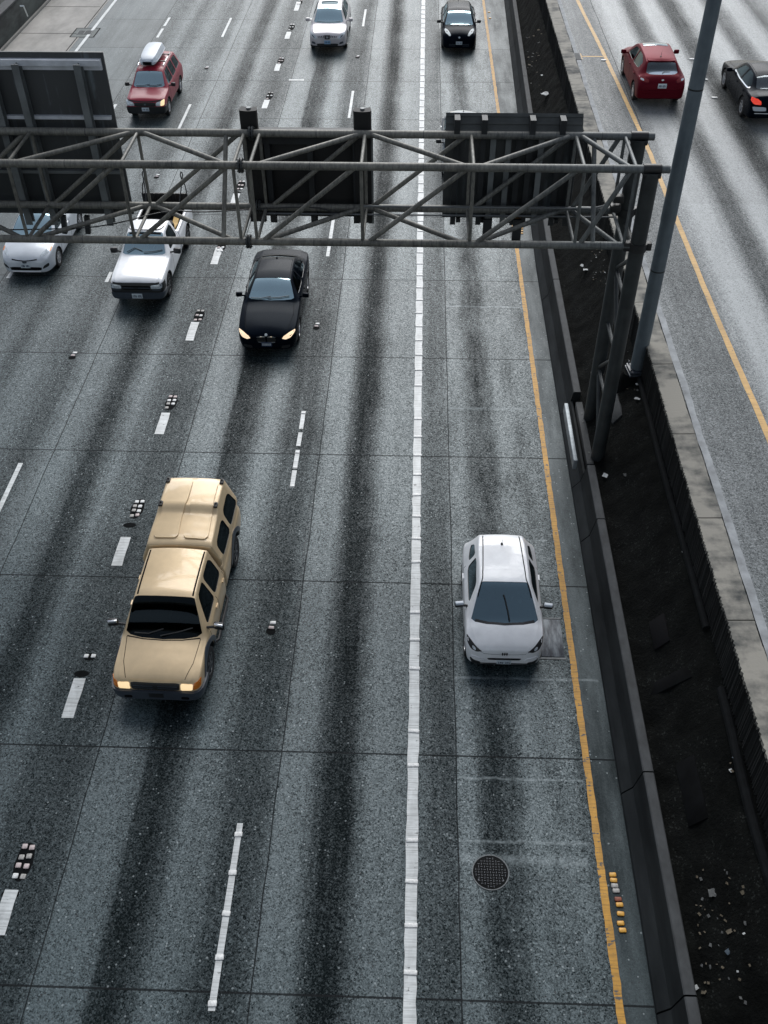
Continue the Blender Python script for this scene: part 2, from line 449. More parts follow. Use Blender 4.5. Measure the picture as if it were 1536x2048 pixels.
# ---------- gold pickup with a camper shell
def tan_pickup(loc):
    c = Car('pickup_truck', 'gold crew cab pickup truck with matching camper shell and amber corner lamps', 'pickup truck', loc, -.018, P_tan)
    W, r = .92, .37
    kn = [(0, .76, .40, .70, .77, .60, .03), (.05, .85, .36, .77, .855, .68, .03), (.18, .90, .34, .85, .94, .74, .045), (.40, .92, .34, .91, .995, .75, .055), (.7, .92, .34, .95, 1.035, .78, .055),
          (1.0, .92, .32, .99, 1.08, .82, .05), (1.08, .92, .32, 1.0, 1.13, .82, .06), (1.58, .92, .32, 1.03, 1.70, .635, .05), (1.8, .92, .32, 1.03, 1.735, .63, .05),
          (2.4, .92, .32, 1.03, 1.745, .63, .05), (2.92, .92, .32, 1.03, 1.73, .63, .05), (2.985, .90, .36, 1.0, 1.68, .61, .05)]
    ws = wsq(.79, 1.07, .62, 1.60, .12, .02)
    w1 = rnd([(1.36, 1.08), (1.70, 1.60), (2.10, 1.62), (2.13, 1.08)], .1); w2 = rnd([(2.22, 1.08), (2.19, 1.62), (2.72, 1.61), (2.82, 1.50), (2.84, 1.10)], .12)
    c.body(kn, 'cab', [(.92, r, .47, W)], (1.10, 2.93), [('T', ws, .98, 3)]+both_holes(w1)+both_holes(w2))
    c.interior(1.05, 2.05, W, .66, 1.46, 2.6, zd=.97)
    c.patch('windshield', 'T', ws, M['glassdark'], off=-.012, skirt=0)
    for w in (w1, w2): c.both('side_window', 'B+', w, M['glassdark'], off=-.012, skirt=0)
    c.strips('roof_seam', 'T', [(.575, 1.63), (.585, 2.94)], .035, M['seam'])
    c.strips('hood_seam', 'T', [(.765, 1.02), (.71, .45), (.60, .10)], .012, M['seam'])
    c.strip('hood_seam', 'T', [(-.76, 1.03), (-.4, .955), (0, .93), (.4, .955), (.76, 1.03)], .022, M['seam'])
    for yy in (1.30, 2.17, 2.9): c.strips('door_seam', 'B+', [(yy, .42), (yy+.01, 1.06)], .012, M['seam'])
    for yy in (1.95, 2.68): c.both('door_handle', 'B+', [(yy, .93), (yy+.13, .93), (yy+.13, .965), (yy, .965)], P_tan, off=.03, skirt=.03)
    # front
    c.patch('grille', 'F', rnd([(-.47, .64), (.47, .64), (.50, .83), (-.50, .83)], .08), M['trim'], off=.006)
    for zz in (.70, .76): c.strip('grille_bar', 'F', [(-.45, zz), (.45, zz)], .018, M['bumpergrey'], off=.012, skirt=.01)
    c.patch('badge', 'F', rnd([(-.06, .69), (.06, .69), (.06, .78), (-.06, .78)], .25), M['trim'], off=.016)
    c.patch('hood_trim', 'F', [(-.52, .835), (.52, .835), (.52, .862), (-.52, .862)], P_tan, off=.012, skirt=.01)
    c.both('headlight', 'F', rnd([(.51, .655), (.745, .67), (.765, .80), (.52, .825)], .12), M['headwarm'], off=.008)
    c.both('turn_signal', 'F', rnd([(.755, .67), (.89, .68), (.895, .82), (.775, .805)], .1), M['amberlens'], off=.008)
    c.shell('bumper', [((0, .50, 0), (0, 1, 0)), ((0, 0, .63), (0, 0, 1)), ((0, 0, .36), (0, 0, -1))], M['bumpergrey'], .05)
    c.patch('number_plate', 'F', [(-.15, .46), (.15, .46), (.15, .58), (-.15, .58)], M['trim'], off=.058)
    c.both('tow_hook_cover', 'F', rnd([(.5, .42), (.66, .42), (.66, .5), (.5, .5)], .2), M['seam'], off=.055)
    c.wiper([(-.05, 1.02), (.3, 1.10), (.60, 1.18)]); c.wiper([(-.60, 1.08), (-.3, 1.06), (.0, 1.14)])
    c.mirrors(1.0, 1.30, 1.14, M['trim'], (.11, .05, .085), M['chrome'])
    c.both('fender_flare', 'B+', [(.92+math.cos(t)*.60, r+math.sin(t)*.60) for t in np.linspace(R_(-5), R_(185), 18)]+[(.92+math.cos(t)*.49, r+math.sin(t)*.49) for t in np.linspace(R_(185), R_(-5), 18)], M['bumpergrey'], off=.022)
    for sx in (-1, 1):
        mb = MB(); mb.path([(sx*.88, 1.5, .36), (sx*.95, 1.6, .33), (sx*.95, 2.75, .33), (sx*.88, 2.85, .36)], .035, 10)
        mb.build('side_step', M['trim'], c.root)
    # bed
    kb = [(3.02, .90, .40, .95, 1.06, .84, .0), (3.06, .92, .38, .98, 1.08, .86, .0), (4.9, .92, .38, .98, 1.08, .86, .0), (5.12, .90, .42, .96, 1.06, .84, .0), (5.2, .86, .5, .9, 1.0, .8, .0)]
    c.body(kb, 'bed', [(4.2, r, .47, W)])
    c.both('fender_flare', 'B+', [(4.2+math.cos(t)*.60, r+math.sin(t)*.60) for t in np.linspace(R_(0), R_(180), 18)]+[(4.2+math.cos(t)*.49, r+math.sin(t)*.49) for t in np.linspace(R_(180), R_(0), 18)], M['bumpergrey'], off=.022)
    # camper shell
    kc = [(3.03, .86, 1.04, 1.33, 1.66, .66, .02), (3.06, .885, 1.04, 1.33, 1.72, .70, .03), (3.2, .89, 1.04, 1.33, 1.755, .70, .03), (3.95, .89, 1.04, 1.33, 1.80, .68, .03), (4.15, .89, 1.04, 1.33, 1.885, .655, .03),
          (4.9, .89, 1.04, 1.33, 1.89, .655, .03), (5.08, .88, 1.04, 1.33, 1.85, .64, .03), (5.14, .84, 1.04, 1.33, 1.78, .60, .03)]
    wa = rnd([(3.22, 1.20), (3.22, 1.58), (4.02, 1.62), (4.05, 1.20)], .15); wb = rnd([(4.16, 1.20), (4.18, 1.64), (4.85, 1.66), (5.0, 1.22)], .15)
    c.body(kc, 'camper_shell', (), None, both_holes(wa, .72)+both_holes(wb, .72))
    for w in (wa, wb): c.both('side_window', 'B+', w, M['glassdark'], off=-.012, skirt=0)
    # raised ribs moulded in the shell roof, roof rack feet
    for sx in (-1, 1):
        c.patch('roof_rib', 'T', rnd([(sx*.05, 3.2), (sx*.09, 3.9), (sx*.03, 4.3), (sx*.03, 5.0), (sx*.55, 5.0), (sx*.55, 4.3), (sx*.57, 3.9), (sx*.6, 3.2)][::sx], .12), P_tan, off=.032, skirt=.03, smooth=25)
        for yy in (4.16, 4.95):
            p, n = c.hit('T', sx*.62, yy, 0)
            mb = MB(); mb.box(p+Vector((0, 0, .015)), (.09, .15, .05), None, .012); mb.box(p+Vector((0, .03, .05)), (.05, .05, .04), None, .01); mb.build('rack_foot', M['trim'], c.root)
    c.wheels(W+.01, r, (.92, 4.2), .24, 'rimdark', 6)
    return c.root
tan_pickup((-5.06, 11.57, 0))

# ---------- white micro hatchback
def micro_hatch(loc):
    c = Car('small_hatchback', 'small white two door hatchback driving beside the yellow edge line', 'hatchback', loc, 0, P_white)
    W, r = .83, .30
    kn = [(0, .56, .26, .58, .67, .42, .03), (.03, .66, .22, .63, .72, .50, .035), (.09, .745, .2, .69, .785, .56, .04), (.22, .805, .19, .77, .88, .62, .05), (.42, .825, .18, .87, .985, .68, .06), (.55, .825, .18, .90, 1.03, .70, .07),
          (.9, .83, .18, .94, 1.26, .64, .06), (1.28, .83, .18, .95, 1.46, .53, .03), (1.7, .83, .18, .96, 1.50, .52, .03), (2.3, .83, .19, .97, 1.48, .51, .03), (2.7, .82, .22, .97, 1.41, .48, .03), (2.9, .79, .28, .92, 1.16, .47, .03), (2.98, .74, .34, .84, .95, .46, .02)]
    ws = wsq(.70, .56, .50, 1.27, .12, .02)
    w1 = rnd([(.98, 1.03), (1.30, 1.33), (1.85, 1.38), (2.05, 1.36), (2.02, 1.06)], .12); w2 = rnd([(2.16, 1.10), (2.16, 1.34), (2.5, 1.30), (2.62, 1.16)], .15)
    c.body(kn, 'body', [(.52, r, .36, W), (2.52, r, .36, W)], (.60, 2.75), [('T', ws, .92, 3)]+both_holes(w1)+both_holes(w2))
    c.interior(.72, 1.62, W, .5, 1.18, 2.2, zd=.94)
    c.patch('windshield', 'T', ws, M['glassteal'], off=-.010, skirt=0)
    for w in (w1, w2): c.both('side_window', 'B+', w, M['glassdark'], off=-.012, skirt=0)
    c.patch('rear_window', 'R', rnd([(-.42, 1.02), (.42, 1.02), (.38, 1.34), (-.38, 1.34)], .1), M['glassdark'], off=.004)
    c.strips('roof_seam', 'T', [(.565, .98), (.46, 1.34), (.435, 1.8), (.40, 2.68)], .022, M['seam'])
    c.strip('cowl', 'T', [(-.62, .575), (-.36, .50), (0, .465), (.36, .50), (.62, .575)], .05, M['trim'], off=.004)
    c.both('headlight', 'F', rnd([(.47, .655), (.58, .72), (.70, .79), (.79, .83), (.785, .75), (.70, .67), (.58, .63)], .12), M['trim'], off=.006)
    c.both('headlight_reflector', 'F', rnd([(.60, .66), (.67, .68), (.68, .73), (.61, .71)], .2), M['lens'], off=.012)
    c.patch('grille', 'F', rnd([(-.32, .40), (.32, .40), (.36, .46), (-.36, .46)], .1), M['trim'], off=.006)
    c.patch('front_skirt', 'F', [(-.70, .20), (.70, .20), (.66, .30), (-.66, .30)], M['trim'], off=.006)
    c.both('fog_lamp_recess', 'F', rnd([(.46, .27), (.68, .27), (.72, .42), (.56, .40)], .15), M['trim'], off=.006)
    mb = MB()
    for k in (-1, 0, 1):
        f, n = c.hit('F', k*.045, .60, .008); mb.ball(f, (.017, .012, .05), 2)
    mb.build('badge', M['trim'], c.root)
    c.plate('F', 0, .335, .30, .10)
    c.both('bumper_pod', 'F', rnd([(.40, .34), (.66, .40), (.70, .52), (.46, .47)], .18), P_white, off=.02, skirt=.02)
    c.strips('hood_seam', 'F', [(.0, .575), (.25, .58), (.42, .60), (.50, .645)], .008, M['bumpergrey'])
    c.wiper([(.10, .53), (.06, .72), (.0, .93), (-.03, 1.0)])
    c.mirrors(.84, .98, 1.02, M['trim'], (.10, .05, .07), M['boxgrey']); c.antenna(2.35, .17, -.02)
    for yy in (.93, 2.1): c.strips('door_seam', 'B+', [(yy, .3), (yy+.02, 1.0)], .012, M['seam'])
    c.both('door_handle', 'B+', [(1.85, .86), (2.0, .86), (2.0, .89), (1.85, .89)], P_white, off=.03, skirt=.03)
    c.wheels(W, r, (.52, 2.52), .18, 'rim', 5)
    return c.root
micro_hatch((2.0, 12.72, 0))

# ---------- black sedan with lit lamps
def sedan(loc, rz=0, label='', P=P_black, lamps='headlit', kind='black'):
    c = Car('sedan', label, 'sedan', loc, rz, P)
    W, r, L = .91, .33, 4.75
    kn = [(0, .60, .24, .58, .66, .44, .015), (.04, .70, .21, .63, .705, .52, .02), (.14, .80, .20, .68, .76, .60, .03), (.35, .87, .19, .74, .83, .66, .045), (.9, .905, .18, .83, .93, .70, .05), (1.45, .91, .17, .90, 1.0, .72, .06), (1.55, .91, .17, .905, 1.05, .715, .07),
          (2.2, .91, .17, .93, 1.395, .565, .05), (2.6, .91, .17, .94, 1.44, .555, .05), (3.2, .91, .17, .95, 1.42, .55, .05), (3.5, .91, .17, .955, 1.37, .55, .05), (4.1, .905, .18, .96, 1.10, .62, .05), (4.25, .90, .19, .96, 1.06, .64, .03), (4.6, .86, .24, .93, 1.04, .62, .03), (4.72, .78, .30, .84, .95, .55, .02), (4.75, .72, .34, .78, .88, .5, .02)]
    ws = wsq(.70, 1.57, .535, 2.20, .10, .03)
    rw = mir([(0, 3.50), (.3, 3.51), (.52, 3.55), (.60, 4.0), (.55, 4.06), (.3, 4.10), (0, 4.12)])
    w1 = rnd([(1.86, 1.0), (2.22, 1.28), (2.72, 1.34), (2.72, .99)], .1); w2 = rnd([(2.80, .99), (2.80, 1.34), (3.3, 1.32), (3.72, 1.13), (3.80, 1.05), (3.6, 1.0)], .12)
    c.body(kn, 'body', [(.92, r, .39, W), (3.72, r, .39, W)], (1.60, 4.02), [('T', ws, .93, 3), ('T', rw, 1.0, 3)]+both_holes(w1)+both_holes(w2))
    c.interior(1.66, 2.6, W, .52, 1.15, 3.35, zd=.93, dash=M['dashlight'])
    c.patch('windshield', 'T', ws, M['glassbright'], off=-.010, skirt=0)
    c.patch('rear_window', 'T', rw, M['glass'], off=-.010, skirt=0)
    for w in (w1, w2): c.both('side_window', 'B+', w, M['glassdark'], off=-.012, skirt=0)
    c.strips('roof_seam', 'T', [(.52, 2.3), (.50, 3.45)], .014, M['seam'])
    c.strips('hood_seam', 'T', [(.70, 1.5), (.74, .9), (.62, .25)], .012, M['seam'])
    for yy in (1.75, 2.76, 3.6): c.strips('door_seam', 'B+', [(yy, .3), (yy+.02, .95)], .012, M['seam'])
    for yy in (2.5, 3.45): c.both('door_handle', 'B+', [(yy, .82), (yy+.16, .82), (yy+.16, .85), (yy, .85)], P, off=.03, skirt=.03)
    c.mirrors(.93, 1.85, .98, P, (.10, .055, .07))
    c.wheels(W, r, (.92, 3.72), .22, 'rim', 5)
    mb = MB(); p, n = c.hit('T', 0, 3.36, 0); mb.ball(p, (.035, .08, .04), 2); mb.build('roof_fin', P, c.root)
    return c
def black_front(c):
    c.both('headlight', 'F', rnd([(.47, .60), (.58, .575), (.72, .61), (.84, .70), (.83, .735), (.66, .715), (.52, .67)], .12), M['headlit'], off=.008)
    for sx in (-1, 1):
        c.patch('grille', 'F', rnd([(sx*.025, .46), (sx*.26, .47), (sx*.29, .56), (sx*.24, .64), (sx*.03, .645)][::sx], .1), M['trim'], off=.008)
        c.strip('grille_trim', 'F', [(sx*.04, .652), (sx*.16, .655), (sx*.28, .64)], .02, M['chrome'], off=.010, skirt=.01)
        c.strip('grille_trim', 'F', [(sx*.04, .465), (sx*.14, .463), (sx*.25, .475)], .035, M['chrome'], off=.014, skirt=.014)
        c.patch('air_intake', 'F', rnd([(sx*.42, .26), (sx*.68, .28), (sx*.70, .38), (sx*.46, .36)][::sx], .15), M['trim'], off=.006)
    p, n = c.hit('F', 0, .70, .006)
    mb = MB(); mb.lathe([(-.008, .042), (.006, .042), (.008, .036), (.008, .001)], 'Z', (0, 0, 0), 20); mb.build('badge', M['sticker'], c.root, loc=p, rot=n.to_track_quat('Z', 'Y').to_euler())
    c.plate('F', 0, .40, .31, .13, M['platedark'], False)
    f, d = VIEWS['F']; q = c.hit('F', 0, .40, .028)[0]
    mb = MB()
    for k in range(7): mb.box((-.115+k*.038, q.y, .40), (.022, .006, .075)); mb.box((-.115+k*.038, q.y-.003, .40+(.015 if k % 2 else -.015)), (.010, .006, .02))
    mb.build('plate_lettering', M['plate'], c.root, None)
    c.wiper([(-.1, 1.53), (.25, 1.56), (.55, 1.64)]); c.wiper([(-.62, 1.57), (-.3, 1.53), (0, 1.58)])
    mb = MB(); mb.box((0, 2.22, 1.24), (.24, .05, .07), None, .02); mb.tube((0, 2.22, 1.28), (0, 2.25, 1.36), .03, 8)
    rv = mb.build('rear_view_mirror', M['trim'], c.root)
    mb = MB(); mb.box((.0, 2.16, 1.17), (.09, .01, .12)); mb.build('hanging_tag', M['sticker'], rv)
c = sedan((-4.41, 24.38, 0), 0, 'black executive sedan with both headlights lit and twin kidney grille')
black_front(c)

# ---------- white pickup with an open bed
def white_pickup(loc):
    c = Car('pickup_truck', 'white regular cab pickup with open bed and black front fascia under the gantry', 'pickup truck', loc, 0, P_white)
    W, r = .87, .36
    kn = [(0, .70, .36, .74, .80, .52, .02), (.05, .80, .33, .82, .90, .62, .02), (.25, .85, .31, .90, .985, .70, .03), (.8, .87, .3, .95, 1.05, .72, .04), (1.35, .87, .3, .99, 1.10, .74, .05), (1.45, .87, .3, 1.0, 1.14, .735, .06),
          (2.05, .87, .3, 1.03, 1.60, .60, .05), (2.3, .87, .3, 1.03, 1.64, .60, .05), (2.75, .87, .3, 1.03, 1.63, .60, .05), (2.95, .87, .3, 1.03, 1.58, .60, .05), (3.02, .85, .34, 1.0, 1.52, .58, .05)]
    ws = wsq(.70, 1.46, .57, 2.07, .08, .02)
    w1 = rnd([(1.80, 1.08), (2.16, 1.52), (2.70, 1.53), (2.80, 1.42), (2.80, 1.08)], .1)
    c.body(kn, 'cab', [(.85, r, .46, W)], (1.48, 2.95), [('T', ws, 1.0, 3)]+both_holes(w1))
    c.interior(1.5, 2.3, W, .66, 1.42, zd=1.0, dash=M['dashlight'])
    c.patch('windshield', 'T', ws, M['glassbright'], off=-.010, skirt=0)
    c.both('side_window', 'B+', w1, M['glassdark'], off=-.012, skirt=0)
    c.patch('rear_window', 'R', rnd([(-.5, 1.12), (.5, 1.12), (.46, 1.44), (-.46, 1.44)], .1), M['glassdark'], off=.006)
    c.shell('front_fascia', [((0, .36, 0), (0, 1, 0)), ((0, 0, .83), (0, 0, 1)), ((0, 0, .34), (0, 0, -1))], M['trim'], .02)
    c.shell('bumper', [((0, .40, 0), (0, 1, 0)), ((0, 0, .56), (0, 0, 1)), ((0, 0, .34), (0, 0, -1))], M['bumpergrey'], .045)
    c.strip('hood_edge', 'F', [(-.74, .845), (0, .85), (.74, .845)], .05, M['trim'], off=.024, skirt=.01)
    c.patch('grille', 'F', rnd([(-.44, .66), (.44, .66), (.46, .79), (-.46, .79)], .1), M['seam'], off=.028)
    c.strip('grille_bar', 'F', [(-.44, .725), (.44, .725)], .03, M['bumpergrey'], off=.036)
    c.both('headlight', 'F', rnd([(.47, .70), (.80, .70), (.80, .825), (.48, .80)], .1), M['lens'], off=.03)
    c.both('turn_signal', 'F', rnd([(.50, .63), (.78, .63), (.78, .685), (.5, .685)], .15), M['bumpergrey'], off=.026)
    c.patch('badge', 'F', [(-.07, .71), (.0, .698), (.07, .71), (.07, .74), (.0, .75), (-.07, .74)], M['trim'], off=.045)
    c.plate('F', 0, .45, .33, .16, off=.062); bpy.context.view_layer.update()
    c.wiper([(-.55, 1.50), (-.3, 1.60), (-.05, 1.52)]); c.wiper([(0, 1.47), (.3, 1.5), (.6, 1.58)])
    c.strip('sun_strip', 'T', [(-.52, 2.01), (0, 1.985), (.52, 2.01)], .07, M['seam'], off=-.006, skirt=0)
    # black cord tied over the roof
    pts = [c.hit('T', x, y, .012)[0] for x, y in [(-.58, 2.9), (-.60, 2.5), (-.56, 2.2), (-.3, 2.12), (0, 2.11), (.3, 2.12), (.48, 2.2), (.55, 2.4)]]
    mb = MB(); mb.path([tuple(p) for p in chaikin([tuple(p) for p in pts], 2)], .014, 6); mb.build('roof_cord', M['trim'], c.root)
    c.mirrors(.92, 1.72, 1.10, M['trim'], (.12, .06, .09))
    c.strips('door_seam', 'B+', [(1.7, .42), (1.72, 1.02)], .012, M['seam']); c.strips('door_seam', 'B+', [(2.86, .42), (2.88, 1.3)], .012, M['seam'])
    c.both('door_handle', 'B+', [(2.64, .92), (2.8, .92), (2.8, .96), (2.64, .96)], M['trim'], off=.02, skirt=.02)
    # open bed
    kb = [(3.06, .84, .40, .95, 1.06, .80, .0), (3.1, .87, .38, .98, 1.09, .83, .0), (5.1, .87, .38, .98, 1.09, .83, .0), (5.22, .85, .42, .96, 1.06, .81, .0), (5.26, .82, .5, .9, 1.0, .78, .0)]
    bed = [(-.74, 3.18), (.74, 3.18), (.74, 5.12), (-.74, 5.12)]
    c.body(kb, 'bed', [(4.15, r, .46, W)], None, [('T', bed, .62, 2)])
    mb = MB()
    mb.box((0, 4.15, .645), (1.46, 1.9, .03))
    for sx in (-1, 1): mb.box((sx*.725, 4.15, .86), (.025, 1.9, .44))
    mb.build('bed_liner', M['trim'], c.root)
    mb = MB(); mb.box((.52, 3.9, .92), (.20, 1.1, .06), Matrix.Rotation(.06, 3, 'Z'), .01); mb.box((.56, 3.55, 1.0), (.16, .5, .05), Matrix.Rotation(-.1, 3, 'Z'), .01)
    pl = mb.build('timber_plank', M['gold'])
    pl.location = loc; tag(pl, 'yellow timber boards lying in the bed of the white pickup', 'plank')
    mb = MB()
    mb.box((0, 5.14, 1.27), (1.62, .05, .42), Matrix.Rotation(.1, 3, 'X'), .01)
    for k in range(9): mb.box((-.72+k*.18, 5.10, 1.27), (.03, .03, .42), Matrix.Rotation(.1, 3, 'X'))
    gate = mb.build('rack_panel', M['trim'], c.root)
    for sx in (-1, 1):
        mb = MB()
        mb.path(chaikin([(sx*.78, 5.14, 1.40), (sx*.76, 5.2, 1.72), (sx*.66, 5.24, 1.90), (sx*.62, 5.26, 2.08), (sx*.66, 5.28, 2.2), (sx*.71, 5.27, 2.12), (sx*.68, 5.24, 1.92), (sx*.6, 4.9, 1.5), (sx*.56, 4.5, 1.1)], 2), .020, 8)
        mb.build('hoop', M['trim'], gate)
    mb = MB()
    for k in range(6): mb.box((-.5+k*.2, 3.35+.08*(k % 2), .84+.1*(k % 3)), (.19, .3, .3+.1*(k % 2)), Matrix.Rotation(.1*k, 3, 'Z'), .04)
    cg = mb.build('cargo_bags', plain('dark_cargo', (.02, .018, .016), .8, var=.4)); cg.location = loc
    tag(cg, 'dark bags heaped behind the cab in the white pickup bed', 'cargo')
    c.wheels(W, r, (.85, 4.15), .22, 'rimdark', 6)
    return c.root
WP = (-8.86, 26.98, 0)
white_pickup(WP)

# passenger of the white pickup
def passenger(loc):
    me = bpy.data.meshes.new('mesh')
    V = [((0, 0, 0), .15), ((0, .04, .25), .155), ((0, .05, .43), .15), ((0, .03, .54), .06), ((0, .0, .60), .06), ((0, -.02, .68), .10), ((0, -.015, .76), .095),
         ((-.19, .05, .45), .07), ((-.25, -.06, .22), .05), ((-.16, -.27, .20), .04), ((-.10, -.34, .21), .035),
         ((.19, .05, .45), .07), ((.25, -.06, .22), .05), ((.16, -.27, .20), .04), ((.10, -.34, .21), .035),
         ((-.10, -.22, -.02), .09), ((-.11, -.44, .0), .07), ((-.11, -.52, -.30), .05), ((.10, -.22, -.02), .09), ((.11, -.44, .0), .07), ((.11, -.52, -.30), .05)]
    E_ = [(0, 1), (1, 2), (2, 3), (3, 4), (4, 5), (5, 6), (2, 7), (7, 8), (8, 9), (9, 10), (2, 11), (11, 12), (12, 13), (13, 14), (0, 15), (15, 16), (16, 17), (0, 18), (18, 19), (19, 20)]
    me.from_pydata([v for v, r in V], E_, [])
    o = bpy.data.objects.new('person', me); COL.objects.link(o)
    md = o.modifiers.new('skin', 'SKIN'); sv = me.skin_vertices[0].data
    for i, (v, r) in enumerate(V): sv[i].radius = (r, r*.85)
    sv[0].use_root = True
    o.modifiers.new('sub', 'SUBSURF').levels = 2
    bpy.context.view_layer.update()
    nm = bpy.data.meshes.new_from_object(o.evaluated_get(bpy.context.evaluated_depsgraph_get()))
    o.modifiers.clear(); o.data = nm
    nm.shade_smooth(); nm.materials.clear()
    nm.materials.append(plain('peach_shirt', (.62, .26, .15), .8)); nm.materials.append(plain('skin', (.45, .26, .19), .6))
    for p in nm.polygons: p.material_index = 1 if (p.center.z > .53 or p.center.y < -.2 and p.center.z > .12) else 0
    mb = MB(); mb.ball((0, .01, .76), (.105, .11, .10), 3); h = mb.build('hair', plain('brown_hair', (.03, .02, .014), .7), o)
    mb = MB()
    for sx in (-1, 1): mb.ball((sx*.035, -.105, .70), (.012, .008, .008), 2)
    mb.build('eyes', M['trim'], o)
    mb = MB(); mb.ball((0, -.125, .665), (.014, .022, .02), 2); mb.build('nose', nm.materials[1], o)
    o.location = loc
    tag(o, 'person in a peach shirt seated behind the windshield of the white pickup', 'person')
passenger((WP[0]-.34, WP[1]+2.34, .70))

# ---------- silver liftback, mostly behind the gantry
def liftback(loc):
    c = Car('liftback', 'silver white liftback with a sloping nose and white front lip bar', 'hatchback', loc, 0, P_silverwhite)
    W, r = .87, .31
    kn = [(0, .56, .24, .54, .62, .40, .02), (.04, .66, .21, .60, .68, .48, .02), (.15, .77, .2, .68, .77, .58, .03), (.4, .84, .19, .78, .87, .66, .05), (.85, .87, .18, .86, .98, .70, .06), (1.0, .87, .18, .88, 1.03, .71, .07),
          (1.9, .87, .18, .94, 1.42, .57, .05), (2.3, .87, .18, .95, 1.48, .56, .05), (2.9, .87, .18, .97, 1.46, .56, .05), (3.6, .865, .19, .99, 1.33, .56, .05), (4.2, .84, .24, .98, 1.14, .54, .04), (4.38, .80, .30, .90, 1.05, .52, .03), (4.46, .74, .36, .8, .92, .5, .02)]
    ws = wsq(.71, 1.02, .54, 1.92, .10, .03)
    w1 = rnd([(1.35, 1.01), (1.95, 1.34), (2.45, 1.38), (2.45, 1.02)], .1); w2 = rnd([(2.53, 1.02), (2.53, 1.38), (3.0, 1.37), (3.55, 1.22), (3.5, 1.06)], .12)
    c.body(kn, 'body', [(.90, r, .37, W), (3.6, r, .37, W)], (1.08, 4.0), [('T', ws, .92, 3)]+both_holes(w1)+both_holes(w2))
    c.interior(1.25, 2.3, W, .52, 1.2, 3.2, zd=.95, dash=M['dashlight'])
    c.patch('windshield', 'T', ws, M['glassbright'], off=-.010, skirt=0)
    for w in (w1, w2): c.both('side_window', 'B+', w, M['glassdark'], off=-.012, skirt=0)
    c.both('headlight', 'T', rnd([(.50, .12), (.62, .16), (.76, .34), (.81, .60), (.77, .64), (.66, .46), (.55, .28)], .15), M['lens'], off=.006)
    c.both('turn_signal', 'T', rnd([(.76, .42), (.80, .44), (.81, .64), (.78, .66)], .15), M['amberlens'], off=.012)
    c.strip('grille_slot', 'F', [(-.42, .675), (-.2, .645), (0, .635), (.2, .645), (.42, .675)], .03, M['seam'], off=.006)
    c.patch('badge', 'F', rnd([(-.07, .56), (.07, .56), (.08, .65), (-.08, .65)], .2), M['bumpergrey'], off=.012)
    c.patch('lower_grille', 'F', rnd([(-.50, .30), (.50, .30), (.55, .42), (-.55, .42)], .12), M['seam'], off=.006)
    c.both('fog_lamp_recess', 'F', rnd([(.55, .36), (.76, .42), (.76, .53), (.62, .47)], .15), M['trim'], off=.008)
    c.strip('front_lip', 'F', [(-.48, .265), (0, .255), (.48, .265)], .03, P_white, off=.016, skirt=.016)
    c.plate('F', 0, .47, .31, .15)
    c.mirrors(.90, 1.42, 1.02, P_white, (.10, .055, .07))
    for yy in (1.3, 2.49, 3.5): c.strips('door_seam', 'B+', [(yy, .3), (yy+.02, .98)], .012, M['seam'])
    for yy in (2.25, 3.25): c.both('door_handle', 'B+', [(yy, .86), (yy+.16, .86), (yy+.16, .89), (yy, .89)], P_white, off=.03, skirt=.03)
    c.wheels(W, r, (.90, 3.6), .2, 'rim', 7)
    c.wiper([(-.6, 1.06), (-.2, 1.0), (.2, 1.0)])
liftback((-13.01, 28.72, 0))

